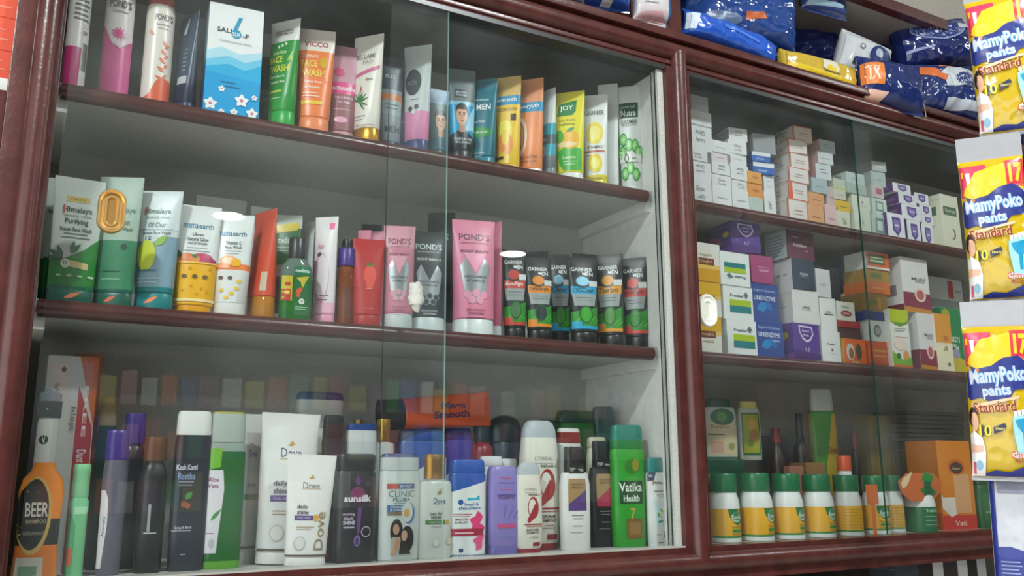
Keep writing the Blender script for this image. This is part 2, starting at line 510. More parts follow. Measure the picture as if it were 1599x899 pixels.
# glass panes, two sliding in front of each cabinet
def pane(x0, x1, y, label, z0=ZBOT+.0017, z1=ZTOP-.006, edge_l=EDGE, edge_r=EDGE):
    mb = MB(); t = .004
    mb.add([(x0,y,z0),(x1,y,z0),(x1,y,z1),(x0,y,z1)], [(0,1,2,3)], GLASS)
    mb.add([(x0,y+t,z0),(x0,y,z0),(x0,y,z1),(x0,y+t,z1)], [(0,1,2,3)], edge_l)
    mb.add([(x1,y,z0),(x1,y+t,z0),(x1,y+t,z1),(x1,y,z1)], [(0,1,2,3)], edge_r)
    mb.add([(x0,y+t,z0),(x1,y+t,z0),(x1,y+t,z1),(x0,y+t,z1)], [(3,2,1,0)], GLASS)
    o = mb.build('sliding_glass_pane', None, smooth=False)
    tag(o, label, 'glass pane', 'sliding glass panes of the wall cabinets')
    return o
GP1 = pane(U(.0125), U(.4565), -.0085, 'left sliding pane of the left cabinet, with a gold oval finger pull', edge_l=EDGEW, edge_r=EDGEW)
GP2 = pane(U(.378), XD0-.012, .0015, 'right sliding pane of the left cabinet, with a white plaster lump')
GP3 = pane(XD1+.002, U(1.300), .0015, 'left sliding pane of the right cabinet, with a white oval finger pull', edge_r=GLASS)
GP4 = pane(U(1.2445), XR-.01, -.0085, 'right sliding pane of the right cabinet, next to the hanging packs')

def oval_pull(parent, px, py, wpx, hpx, y, col, colin, name='finger_pull'):
    c = at(px, py, y); kk = (c-CAM).dot(FWD); h = hpx*kk/FOC/2; w = wpx*kk/FOC/2/math.cos(math.atan2(c.x, K))
    mb = MB(); N = 40
    def stad(sc_w, sc_h, i):
        t = 2*math.pi*i/N; x = sc_w*math.cos(t); z = sc_w*math.sin(t)+(sc_h-sc_w)*(1 if math.sin(t) >= 0 else -1)
        return x, z
    prof = [(1, 0), (1, -.004), (.93, -.0062), (.80, -.0062), (.70, -.0035), (.52, -.0030), (.46, -.0045), (.34, -.0045), (.26, -.002)]
    rings = []
    for s, yy in prof:
        d = (1-s)*w; rings.append([(p[0], yy, p[1]) for p in (stad(w-d, h-d, i) for i in range(N))])
    for j in range(len(rings)-1):
        mb.add(rings[j]+rings[j+1], [(i, N+i, N+(i+1) % N, (i+1) % N) for i in range(N)], col)
    mb.add(rings[-1], [tuple(range(N))[::-1]], colin)
    o = mb.build(name, parent, c, angle=50); weld(o); return o
o = oval_pull(GP1, 174, 330.5, 41, 71, -.0086, 'm:#e3b877', 'm:#c99a5c'); o['label'] = 'gold oval finger pull'
o = oval_pull(GP3, 1103.5, 485, 26, 52, .0014, '#f0efe8', '#dedcd2'); o['label'] = 'white oval finger pull'
# dried white lump stuck on the glass
c = at(650, 462, -.002); mb = MB(); vs = []; fs = []; n = 20
for j in range(n+1):
    for i in range(n):
        th = math.pi*j/n; ph = 2*math.pi*i/n
        p = Vector((.0125*math.sin(th)*math.cos(ph), .0035*math.sin(th)*math.sin(ph), .0195*math.cos(th)))
        p *= 1+.38*noise.noise(p*170); p.x *= 1-.28*math.exp(-((p.z-.003)/.004)**2); vs.append(p)
for j in range(n):
    for i in range(n): fs.append((j*n+i, (j+1)*n+i, (j+1)*n+(i+1) % n, j*n+(i+1) % n))
mb.add(vs, fs, 'c:#dcdad0'); o = mb.build('plaster_lump', GP2, c, angle=60); o['label'] = 'dried white filler lump'

# the shop around: floor, ceiling, far wall, lamps
mb = MB(); mb.box(-4, -6, -.05, 7, 1, 0, speckle('cfc9be', 'ddd8ce', 'floor_tile', .4, 12)); struct(mb, 'floor')
mb = MB(); mb.box(-4, -6, CEIL, 7, 1, CEIL+.05, speckle('c9ccc9', 'd6d8d5', 'ceiling_paint', .7, 8)); struct(mb, 'ceiling')
mb = MB(); mb.box(-3, -6.1, 0, 7, -6, CEIL, speckle('5a5650', '68645c', 'far_wall_paint', .7, 8)); struct(mb, 'wall_front')
mb = MB(); mb.box(7, -6, 0, 7.1, .4, CEIL, speckle('8a8880', '9a978e', 'side_wall_paint', .7, 8)); struct(mb, 'wall_side')
mb = MB(); mb.box(-4, .34, 0, 7, .4, CEIL, speckle('8f877c', 'a0978b', 'wall_paint', .7, 8)); struct(mb, 'wall_back')
def emis(c, s):
    m = bpy.data.materials.new('lamp_glow'); m.use_nodes = True; nt = m.node_tree; nt.nodes.remove(nt.nodes['Principled BSDF'])
    e = nt.nodes.new('ShaderNodeEmission'); e.inputs[0].default_value = c; e.inputs[1].default_value = s
    nt.links.new(e.outputs[0], nt.nodes['Material Output'].inputs[0]); return m
for k, (x, y) in enumerate(LAMPS):
    root = empty('ceiling_lamp', (x, y, CEIL))
    tag(root, 'round white ceiling lamp, %s' % ['mirrored beside the gold finger pull', 'mirrored above the dark tubes on the right', 'overhead in front of the left stile', 'overhead in front of the middle stile', 'overhead in front of the hanging packs'][k], 'lamp', 'round ceiling lamps')
    r = .089; n = 32
    mb = MB(); mb.add([(r*math.cos(2*math.pi*i/n), r*math.sin(2*math.pi*i/n), -.012) for i in range(n)], [tuple(range(n))[::-1]], emis((.93, 1, 1, 1), LAMP_STRENGTH[k]))
    mb.build('diffuser', root)
    mb = MB(); a = [(r*math.cos(2*math.pi*i/n), r*math.sin(2*math.pi*i/n), -.012) for i in range(n)]; b = [(p[0]*1.12, p[1]*1.12, -.016) for p in a]; cc = [(p[0]*1.16, p[1]*1.16, 0) for p in a]
    mb.add(a+b+cc, [(i, (i+1) % n, n+(i+1) % n, n+i) for i in range(n)]+[(n+i, n+(i+1) % n, 2*n+(i+1) % n, 2*n+i) for i in range(n)], '#f2f2f0'); mb.build('lamp_rim', root)

# ------------------------------------------------------------------ kinds of container
def tube(body, cap, art=(), cv=.13, ca=.80, tb=.30, extra=(), capart=None, flat=1.0):
    """face-wash tube standing on its cap: round at the cap, flat crimped seal on top"""
    bp = [(cv, ca*.96, ca*.62), (cv+.012, ca*1.03, ca*.70), (.35, ca+(1-ca)*.30, ca*.60, 2.1), (.6, ca+(1-ca)*.6, ca*.46, 2.2),
          (.85, .97, .17, 2.3), (.945, .995, .035, 3), (1, 1, .026, 4)]
    cp = [(0, ca*.99, ca*.68), (.006, ca*1.02, ca*.71), (cv-.008, ca, ca*.69), (cv, ca*.97, ca*.66)]
    r = [('tube_body', bp, body, list(art)), ('cap', cp, cap, capart or [])]
    return r+list(extra)
def flatbottle(body, cap, art=(), cv=.80, b=.52, sh=.86, n=2.6, capw=.9, capart=None, top=.93, waist=.97, capd=.9):
    """shampoo bottle: oval body, shoulders, flat-topped flip cap"""
    bp = [(0, .90, b*.88, n), (.012, .96, b*.97, n), (.3, 1, b, n), (cv-.12, waist, b*.98, n), (cv-.03, sh*1.02, b*.9, n), (cv, sh*.94, b*.82, n)]
    cp = [(cv, capw*.96, b*capd, n), (cv+.008, capw, b*capd*1.02, n), (.97, capw*top, b*capd*.96, n), (.995, capw*top*.93, b*capd*.85, n), (1, capw*top*.82, b*capd*.7, n)]
    return [('bottle_body', bp, body, list(art)), ('cap', cp, cap, capart or [])]
def roundbottle(body, cap, art=(), cv=.8, nk=.45, capr=.5, sh=.70, ridge=False, capart=None, taper=1.0, b=1.0):
    bp = [(0, .9, .9*b), (.012, .98, b), (sh-.05, taper, taper*b), (sh, taper*.93, taper*.93*b), ((sh+cv)/2, (nk+taper)/2*.95, (nk+taper)/2*b*.95), (cv-.015, nk, nk*b), (cv+.01, nk, nk*b)]
    cp = [(cv, capr, capr*b), (cv+.01, capr*1.03, capr*1.03*b), (.985, capr, capr*b), (1, capr*.93, capr*.93*b)]
    return [('bottle_body', bp, body, list(art)), ('cap', cp, cap, capart or [])]
def jar(body, cap, art=(), cv=.735):
    bp = [(0, .92, .92), (.015, 1, 1), (.5, 1, 1), (.57, .985, .985), (.64, .92, .92), (.70, .84, .84), (cv, .80, .80)]
    cp = [(cv-.01, .85, .85), (cv, .875, .875), (.98, .86, .86), (1, .80, .80)]
    return [('jar_body', bp, body, list(art)), ('screw_cap', cp, cap, [])]
FT = 'face wash tube'
def ft(label, xl, xr, yt, Y, zb, parts, rz=0, ry=0, group=None, name='face_wash_tube', cat='tube', dr=1, rx=0):
    return it(name, label, cat, xl, xr, yt, Y, zb, parts, rz=rz, ry=ry, group=group, dr=dr, rx=rx)
GU, GM, GB = 'face wash tubes on the upper shelf', 'face wash tubes on the middle shelf', 'bottles and tubes on the bottom shelf'

def man(u, v, s, hair='#1d1916', coat='#10222c', asp=.17):
    """head and shoulders printed on a pack; s = head half-width in u"""
    q = lambda x, y: (u+x*s, v+y*s*asp)
    pl = lambda pts, c: P([q(*p) for p in pts], c)
    el = lambda x, y, a, b, c: E(u+x*s, v+y*s*asp, a*s, b*s*asp, c)
    return [pl([(-1.9,-3.2),(-1.7,-2.2),(-.5,-1.7),(.5,-1.7),(1.7,-2.2),(1.9,-3.2)], coat), pl([(-.45,-1.9),(.45,-1.9),(.42,-.8),(-.42,-.8)], '#c48e74'), el(0,.1,.85,1.2,'#dba98c'),
            pl([(-.88,.3),(-.95,.9),(-.6,1.45),(0,1.62),(.6,1.45),(.95,.9),(.88,.3),(.7,.85),(-.7,.85)], hair),
            pl([(-.55,.38),(-.15,.36),(-.15,.48),(-.55,.5)], '#3a241c'), pl([(.15,.36),(.55,.38),(.55,.5),(.15,.48)], '#3a241c'), el(-.34,.2,.14,.09,'#2a1c18'), el(.34,.2,.14,.09,'#2a1c18'),
            pl([(-.14,-.25),(.14,-.25),(.05,.2),(-.05,.2)], '#c58d70'), el(0,-.55,.26,.07,'#a3574c')]

# ================================================================== upper shelf, left cabinet
talc = lambda body, cap, art: [('bottle_body', [(0, .94, .7), (.012, 1, .76), (.80, 1, .76), (.86, .93, .70)], body, art), ('cap', [(.86, .90, .68), (.87, .92, .69), (.98, .88, .66), (1, .8, .6)], cap, [])]
it('talc_bottle', 'white and pink bottle with barcode on its back, beside the left stile', 'bottle', 93, 147, -62, .085, ZT,
   talc([(.36, '#c9377f'), (9, '#eae3e2')], '#c9377f',
        [P([(.05,.06),(.95,.02),(.95,.52),(.2,.52)], '#e9e3e0'), R(.12,.16,.85,.50,'#f1efec')]+[R(.22+.075*i,.20,.22+.075*i+(.05 if i%3 else .03),.40,'#3c383b') for i in range(8)]
        +[R(-.75,.56+.035*i,.6-.1*(i%3),.572+.035*i,'#6f6a6c') for i in range(7)]+[T('OFF',.35,.47,.4,.03,'#514b4f')]), rz=25, group='talc bottles on the upper shelf')
it('talc_bottle', 'white and bright pink bottle printed with a pink flower', 'bottle', 151, 215, -70, .085, ZT,
   talc([(9, '#ece4e4')], '#e0699f',
        [P([(-.98,.02),(.98,.02),(.98,.43),(.3,.36),(-.3,.38),(-.98,.52)], '#e0599a')]+[LF(.05,.46,.55,.22,a,'#e66fa6') for a in range(10, 360, 36)]+[LF(.05,.46,.32,.14,a,'#d83f88') for a in range(0, 360, 45)]
        +[P([(-.4,.40),(.2,.36),(.9,.42),(.9,.46),(.2,.40)], '#f1cfdc'), T("POND'S",.02,.66,1.5,.055,'#59474f'), R(-.5,.605,.6,.614,'#b599a2')]), rz=-5, group='talc bottles on the upper shelf')
it('talc_bottle', 'white bottle with orange leaf print and red cap', 'bottle', 216, 274, -20, .085, ZT,
   talc([(.02, '#dc5b3a'), (9, '#e6ddd3')], '#b3262a',
        [P([(-.98,.01),(.98,.01),(.98,.25),(.4,.27),(0,.23),(-.4,.13),(-.98,.08)], '#e2623f'), T("POND'S",.25,.75,1.2,.055,'#54474a'), R(-.25,.685,.7,.694,'#a99a95'), R(-.1,.655,.6,.662,'#b7aaa4')]
        +[LF(.55,.24+.07*i,.75-.08*i,.28,150-8*i,'#e2714d') for i in range(5)]+[LF(.45,.26+.08*i,.45,.22,60-6*i,'#e68362') for i in range(4)]+[LF(-.35,.60,.5,.22,130,'#e99a7c')]), rz=-8, group='talc bottles on the upper shelf')
ft('dark navy tube seen edge on, a pale price sticker on it', 268, 312, 16, .085, ZT, tube([(.30,'#1c2444'), (.36,'#2a3350'), (9,'#39495e')], '#222d5a',
   [R(-.1,.30,.75,.37,'#c9cdd2'), P([(-.25,.80),(.1,.80),(.1,.95),(-.05,.97)], '#c5ccd2')]+[R(.25,.42+.04*i,.6,.435+.04*i,'#8b93a3') for i in range(6)]), rz=-68, group=GU)
SAL = [R(-1,0,1,.38,'#00a2e0'), P([(-1,.38),(1,.34),(1,.50),(.4,.43),(-.2,.47),(-1,.42)], '#25b0e4'), P([(-1,.42),(-.2,.47),(.4,.43),(1,.50),(1,.56),(.4,.50),(-.2,.54),(-1,.48)], '#6fcaec'), P([(-1,.48),(-.2,.54),(.4,.50),(1,.56),(1,.62),(.2,.57),(-.5,.61),(-1,.56)], '#b5e2f2'),
       C(.02,.745,.18,'#0c9bc9'), P([(-.16,.745),(-.02,.745),(.22,.90),(.08,.90)], '#0c9bc9'), T('SALI',-.42,.765,.52,.042,'#2f3a4a'), T('SIX',.02,.742,.30,.036,'#eef6f8'), T('-F',.36,.74,.24,.042,'#2f3a4a'),
       T('FOAMING FACE WASH',.02,.665,1.15,.018,'#7d8b99', b=0), R(-.45,.30,.1,.308,'#1a5f92'), R(-.3,.265,.25,.273,'#1a5f92')]
for (u, v, s) in ((-.75,.10,.26),(-.38,.24,.14),(.35,.16,.27),(.75,.06,.24),(.1,.05,.16),(-.35,.04,.12),(.8,.2,.12)):
    SAL += [LF(u, v, s, s*.75, a, '#f4f6f4') for a in (18, 90, 162, 234, 306)]+[C(u, v, s*.24, '#d97d94')]
bx('face_wash_carton', 'tall white and sky blue carton printed with white blossoms', 'box', 322, 408, 10, .05, ZT, .045, 'c:#f0f1f2', SAL, left=[R(-1,0,1,.5,'#1c4f8e'), R(-1,.5,1,1,'#8fb6cf')], rz=-4)
VG = [P([(-.98,.70),(.98,.77),(.98,.30),(-.98,.30)], '#0d8a2c'), T('Aloe Vera',-.15,.70,1.0,.035,'#d8e8b0'), T('FACE',-.35,.635,1.0,.062,'#e6df3a'), T('WASH',-.05,.55,1.35,.062,'#e6df3a'),
      T('VICCO',0,.885,1.25,.05,'#6d4a5c'), T('Fights Acne &',-.15,.475,1.1,.028,'#e9efe2'), T('Tighter Skin',-.1,.425,1.1,.028,'#e9efe2'), R(-.7,.335,.3,.352,'#c4d948'), R(-.6,.28,.3,.288,'#bfe0b4'),
      ]+[LF(.45+.12*i,.60,.8-.08*i,.13,60+14*i,'#8bc03a') for i in range(4)]+[E(-.2+.25*i,.75+.01*i,.07,.014,'#f0f2ea') for i in range(3)]
ft('dark green tube half hidden behind the bright green tube', 404, 440, 88, .15, ZT, tube('#0f4a2c', '#0e3a22', [T('FACE',-.2,.60,1.2,.06,'#4d7a35'), T('WASH',-.1,.52,1.4,.06,'#4d7a35')]), rz=-8, group=GU)
ft('bright green tube with yellow print and white crimped top', 417, 470, 28, .075, ZT, tube([(.80,'#12952f'), (9,'#dcdcd4')], '#19a43c', VG, cv=.17), rz=-50, group=GU)
VO = [T('VICCO',0,.855,1.3,.05,'#a8404c'), T('Turmeric',-.3,.74,.9,.036,'#fbe8da'), T('FACE',-.35,.665,.9,.062,'#f6e65a'), T('WASH',-.1,.575,1.3,.062,'#f6e65a'), T('Fights Acne',-.1,.49,1.0,.03,'#fff1e2'), T('& Pimples',-.15,.44,.9,.03,'#fff1e2'),
      R(-.7,.385,.2,.393,'#fde2cc'), R(-.7,.355,.3,.363,'#fde2cc'), R(-.8,.285,.5,.318,'#f0c53f'), E(.45,.68,.24,.055,'#d9a81c'), LF(.45,.60,.8,.12,-70,'#e68b3a')]
ft('bright orange tube with a white crimped top', 463, 525, 44, .075, ZT, tube([(.79,'#f08040'), (9,'#e9dfd4')], '#f28a52', VO, cv=.17), rz=-16, group=GU)
ft('translucent pink tube with a magenta band across the middle', 512, 562, 69, .085, ZT, tube([(.50,'f:#a86a72'), (.62,'#e0468c'), (9,'f:#d9a4b4')], 'f:#d7a3a8',
   [T('acneselfie',0,.56,1.6,.05,'#fbe9f1'), T('Acne & Bacterial',0,.465,1.3,.03,'#e9c9d0'), T('Face Wash',0,.42,.9,.03,'#e9c9d0'), E(-.2,.24,.5,.03,'#e8a9c0'), R(-.7,.34,.5,.347,'#e0b5bf')]
   +[LF(-.35,.72,.4,.16,a,'#e0528f') for a in range(0,360,40)]), rz=-8, group=GU)
ft('ivory tube with aloe plant print and golden cap', 551, 600, 52, .07, ZT, tube('#e7e2d8', 'm:#cf9a2e',
   [P([(-.9,.60),(.9,.67),(.9,.705),(-.9,.635)], '#cf6a96'), T('BELLAMI',-.1,.80,1.3,.045,'#8a7f76'), T('PRO',.1,.745,.7,.04,'#b3aaa0'), T('aloe',.3,.585,.5,.03,'#7d746b'), R(-.8,.25,.2,.257,'#8a8a80'), R(-.8,.22,0,.227,'#8a8a80'), R(-.8,.17,.8,.175,'#a59c90')]
   +[LF(-.35,.38,.75,.14,a,'#2f7d3c') for a in (20,45,70,95,120,150,-20,-50)]+[LF(-.3,.46,.5,.14,80,'#c2474f')], cv=.15), rz=-48, group=GU)
ft('dark navy and silver tube with an orange band, behind the pane edge', 594, 630, 88, .085, ZT, tube([(.40,'#8f9ba4'), (.55,'#a3b0b6'), (.62,'#d77a38'), (.66,'#8796a0'), (9,'#22324a')], '#26335c',
   [T('MEN',0,.25,1.5,.07,'#1f2c44'), T('nus',-.2,.80,.9,.04,'#aebac6'), R(-.7,.46,.5,.468,'#46525d'), R(-.7,.5,.6,.507,'#46525d')]), rz=-3, group=GU)
ft('slim blue tube standing behind the pink and white tube', 620, 644, 82, .145, ZT, tube('#27457c', '#2a4a8c', [R(-.5,.4,.5,.41,'#6f88b8')]), rz=-30, group=GU)
ft('white tube with black oval badge, pink lower part and navy cap', 631, 675, 69, .08, ZT, tube([(.40,'#ee8fc0'), (9,'#d5dcdc')], '#2b3a78',
   [E(-.2,.66,.62,.12,'#2f3a44'), T('ACTIV',-.25,.655,.7,.035,'#8795a0'), R(-.3,.50,.3,.508,'#8a949a'), C(-.35,.42,.18,'#2a2c38'), C(.15,.435,.18,'#2a2c38'), C(-.08,.39,.16,'#e6e6ea')], cv=.15), rz=-44, group=GU)
ft('small tube printed with a man\'s face, pale blue top, seen through two panes', 668, 702, 137, .09, ZT, tube([(.30,'#2f6f86'), (.80,'#4f6a70'), (9,'#7d9fc4')], '#1f3038', man(.1,.55,.62,coat='#205a74'), cv=.18, tb=.3), rz=-5, group=GU)
ft('black tube with clear top and a man on a cyan panel', 700, 743, 106, .085, ZT, tube([(.30,'#1a2830'), (.62,'#1fa0cf'), (.66,'#7fb9cf'), (9,'f:#78868a')], '#20282c',
   [R(-.6,.70,.35,.78,'#24303a'), T('MEN WASH',-.12,.752,.8,.022,'#c9d4da'), T('RANGE',-.12,.722,.8,.022,'#c9d4da'), P([(.2,.36),(.9,.36),(.9,.62),(.5,.52)], '#a7dcef')]+man(-.1,.50,.5,coat='#14222c')+[T('CHARCOAL DEEP',.0,.27,1.5,.024,'#c5ced3'), T('CLEAN',0,.235,1.2,.022,'#c5ced3')], cv=.16), rz=-12, group=GU)
ft('teal tube with a bright green oval, white MEN print', 730, 777, 122, .085, ZT, tube('#0d7083', '#1b7e96',
   [T('Himalaya',-.1,.76,1.2,.04,'#b9dde2'), T('MEN',.15,.68,1.0,.065,'#eef6f6'), E(-.1,.40,.95,.055,'#1c8f3a'), T('POWER GLOW',-.1,.40,1.2,.03,'#d8f0d0'), T('Face Wash',-.15,.52,.9,.03,'#cfe6e8'), C(-.3,.27,.28,'#0d5566'), R(-.5,.17,.3,.178,'#bcdde0'), R(-.5,.14,.1,.148,'#bcdde0')], cv=.14), rz=-40, group=GU)
def eyu(body, top, mid):
    return tube([(.70, body), (.795, '#1d95c4'), (9, top)], mid, [], cv=.10)
q = tube([(.70,'#f2c93c'), (.795,'#1d95c4'), (9,'#dcb768')], '#e6b53a', [T('everyuth',0,.75,1.5,.055,'#f2f6f4'), T('GOLDEN GLOW',0,.65,1.6,.035,'#8a6a3c'), R(.35,.53,.75,.60,'#54432a'), E(-.1,.42,.6,.12,'#f7e45a'), E(-.35,.30,.35,.09,'#ef8f4a'), E(.2,.29,.38,.1,'#f0a052'), E(-.05,.36,.3,.08,'#f6d14a'), R(-.9,.14,-.2,.17,'#3a2f26')], cv=.09)
ft('golden yellow tube with peach print and sky blue band', 771, 814, 118, .08, ZT, q, rz=-44, group=GU)
q = tube([(.655,'#f0955c'), (.755,'#1d95c4'), (9,'#e89a6a')], '#f1eee8', [T('everyuth',0,.71,1.5,.055,'#f2f6f4'), E(-.75,.42,.62,.20,'#f3ead8'), E(-.8,.42,.48,.15,'#c98a4e'), E(-.8,.42,.36,.11,'#e3b070'), T('EXFOLIATING',0,.20,1.4,.03,'#a9603a'), T('Walnut Scrub',0,.16,1.3,.026,'#a9603a')], cv=.09)
ft('soft orange tube with walnut ring print, sky blue band and white cap', 806, 849, 121, .08, ZT, q, rz=-46, group=GU)
ft('narrow white tube seen edge on, turquoise and grey bands', 841, 869, 136, .085, ZT, tube([(.28,'#6d7a7e'), (.40,'#19a3b8'), (.50,'#4a5a62'), (.62,'#19a3b8'), (9,'#dfe4e2')], '#6f7d80', [T('MEN',-.2,.45,.8,.04,'#cfd8da'), E(0,.33,.3,.06,'#aab4b6')], cv=.15), rz=-72, group=GU)
q = tube('#ece01e', '#e4e6e4', [P([(-.7,.73),(-.55,.86),(.55,.90),(.5,.77),(.3,.73)], '#12803a'), T('JOY',-.08,.81,.85,.07,'#f2f6ee'), T('skin fruits',-.05,.68,1.1,.035,'#b9a52a'), T('Brightening',-.05,.63,1.0,.035,'#8a8a28'),
     P([(-.75,.34),(.0,.40),(.9,.36),(.9,.13),(-.3,.13),(-.6,.2)], '#3fae35'), E(.15,.46,.65,.10,'#f5b91c'), E(-.55,.50,.28,.07,'#57b535'), LF(-.1,.55,.6,.26,20,'#2f8a34'), E(-.1,.41,.75,.03,'#f6d9a0'), T('Lemon',.1,.27,.9,.035,'#d7f0c8'), R(-.3,.22,.6,.228,'#c8ecc0'), R(-.3,.19,.5,.198,'#c8ecc0')], cv=.11)
ft('bright yellow tube with lemon print and green band', 862, 913, 141, .075, ZT, q, rz=-45, group=GU)
q = tube([(.14,'#e3cf1c'), (9,'#e9ecea')], '#e0cd1c', [T('GARNIER',0,.80,1.5,.05,'#50585a'), E(0,.58,.68,.12,'#f2dc4a'), E(0,.58,.48,.075,'#f7ec86'), T('VITAMIN C',.05,.43,1.35,.035,'#4a4c44'), R(-.8,.375,.8,.395,'#b9604a'), R(-.8,.34,.3,.348,'#8a8f88'), E(0,.26,.6,.10,'#e8d030'), E(0,.26,.4,.06,'#f4ea7c'), R(-.7,.10,.6,.108,'#9aa09a')], cv=.09)
ft('white tube with lemon slice print and yellow cap, right of the lemon yellow tube', 907, 949, 147, .075, ZT, q, rz=-40, group=GU)
ft('plain white tube seen from behind, tallest near the right end', 933, 967, 130, .095, ZT, tube('#e3e8e6', '#dcc81e', [R(-.5,.8,.1,.81,'#c5cac8')], cv=.10), rz=-42, group=GU)
q = tube('#e3e9e6', '#e9ecea', [R(-.85,.70,.75,.84,'#1f4f3e'), T('patanjali',-.1,.80,1.2,.035,'#a9c8b8'), T('Nutra',-.1,.745,1.3,.06,'#e8f0ec'), T('CUCUMBER',-.05,.66,1.5,.042,'#3c5a4c'), R(-.7,.625,.6,.632,'#8aa397')]
    +sum([[E(u,v,.34,.06,'#2e9a3a'), E(u,v,.26,.045,'#8fd67c'), E(u,v,.12,.02,'#c2ecb0')] for u, v in ((-.6,.50),(-.1,.45),(.45,.44),(.0,.24),(-.55,.19),(.5,.18),(.75,.38),(-.7,.38))], [])
    +[R(-.9,.29,.9,.36,'#e9eee6'), E(-.35,.325,.22,.04,'#3a4a40'), E(-.35,.325,.14,.025,'#e9eee6'), T('aloe',.35,.325,.4,.025,'#5c7a68')], cv=.08)
ft('white tube with cucumber slices print, last on the upper shelf', 963, 1003, 133, .075, ZT, q, rz=-42, group=GU)

# ================================================================== middle shelf, left cabinet
def neem(dim=False):
    a = [P([(-.98,.0),(.98,.0),(.98,.52),(.4,.42),(-.2,.36),(-.98,.28)], '#1f8a2e' if not dim else '#2c7a3a'), P([(-.98,0),(.98,0),(.98,.135),(0,.125),(-.98,.135)], '#0f6a58'),
         R(-.5,.80,.45,.845,'#d8c069'), T('NEW',-.02,.822,.6,.02,'#8a7a3a'),
         T('Himalaya',-.02,.73,1.2,.06,'#2c5247'), P([(-.62,.70),(-.54,.70),(-.52,.77),(-.60,.77)], '#c8423a'), T('SINCE 1930',.0,.685,1.1,.018,'#8a9a94'),
         T('Purifying',-.02,.635,.95,.055,'#43584f'), T('Neem Face Wash',-.02,.575,1.3,.035,'#43584f'), R(-.5,.535,.5,.543,'#6d8078'), R(-.6,.505,.6,.513,'#6d8078')]
    a += [LF(-.5,.33,.65,.26,a_,'#1c5c34') for a_ in (170, 140, 110)]+[LF(-.15,.38,.6,.22,a_,'#1d6e34') for a_ in (80, 50)]+[P([(-.3,.28),(.62,.26),(.62,.31),(-.25,.33)], '#e0cf8c'), C(-.35,.30,.2,'#e8ecd8'), T('10',-.35,.305,.16,.03,'#3a5a3c')]
    a += [R(-.7+.45*i,.20,-.5+.45*i,.215,'#cfe8c8') for i in range(4)]
    return a
himb = lambda low, up, art, capc: [('tube_body', [(.0, .86, .42, 3), (.01, .9, .46, 3), (.3, .92, .44, 3), (.7, .96, .26, 3), (.93, 1, .05, 4), (1, .99, .035, 5)], up, art)]
ft('white and green leaf-print tube half hidden behind the left stile', 56, 96, 277, .09, ZM, tube([(.13,'#0f6a58'), (.36,'#257c35'), (9,'#ccd6d0')], '#0e5f50', [LF(0,.35,.8,.3,a,'#1c5c34') for a in (60,100,140)]+[T('Himalaya',.1,.73,1.2,.055,'#3f5f55')], cv=.09), rz=-6, group=GM)
ft('white tube with neem leaves and a gold strip, under the Purifying print', 71, 166, 273, .055, ZM, tube([(.13,'#0f6a58'), (.34,'#257c35'), (9,'#d3dcd6')], '#0e6152', neem(), cv=.10, ca=.86, capart=[LF(-.3,.03,.8,.2,22,'#ee8a58')]), rz=3, group=GM, dr=.55)
ft('pale green translucent pack with dark green lower half, behind the gold finger pull', 143, 226, 276, .06, ZM, tube([(.13,'#0f5f50'), (.50,'f:#3f8f66'), (9,'f:#b8cfbe')], '#0e5a4a', [T('Himalaya',.25,.73,1.1,.055,'#3a5a4e'), T('Neem',.3,.64,.6,.05,'#456457'), T('Face Wash',.3,.585,.9,.032,'#456457'), C(.45,.45,.16,'#1f4a3a'), R(-.5,.26,.4,.267,'#205a40'), R(-.5,.20,.4,.207,'#8cc0a0')], cv=.10, ca=.86, capart=[LF(-.3,.03,.7,.2,26,'#d8704a')]), rz=-24, group=GM, dr=.6)
ft('blue-grey and white tube with a yellow lemon print', 208, 287, 298, .06, ZM, tube([(.18,'#13787c'), (.6,'#7f9fae'), (9,'#cdd8d8')], '#0f7f83', [P([(-.98,.58),(-.3,.52),(.3,.60),(.98,.66),(.98,.7),(-.98,.7)], '#cdd8d8'), T('Himalaya',-.05,.815,1.25,.055,'#35594f'), P([(-.66,.79),(-.57,.79),(-.55,.86),(-.63,.86)], '#c8423a'), T('SINCE 1930',.0,.765,1.1,.016,'#8a9a94'), T('Oil Clear',.0,.70,.85,.045,'#44606a'), R(-.8,.655,.8,.66,'#8aa0a8'), T('Lemon Face Wash',.0,.63,1.35,.028,'#44606a'), T('12',-.35,.585,.3,.03,'#44606a'),
    E(-.38,.44,.46,.13,'#c9d23c'), LF(.0,.52,.75,.38,42,'#8cb83c'), R(-.8,.31,.2,.322,'#28707e'), R(-.8,.245,.5,.252,'#b5cdd6'), R(-.8,.215,.3,.222,'#b5cdd6')], cv=.13, ca=.84, capart=[LF(-.3,.045,.8,.2,24,'#ee8a58')]), rz=-26, group=GM, dr=.9)
ft('clear white tube back, standing behind the two white tubes with yellow lower parts', 300, 386, 304, .15, ZM, tube('f:#c9cfcc', 'f:#c9cfcc', []), rz=0, group=GM)
def mama(nm, cap='#f0eeea'):
    return [T('mama',-.34,.80,.66,.045,'#1f7fae',b=.012), T('earth',.36,.805,.68,.05,'#2f6f8a',b=.012)]
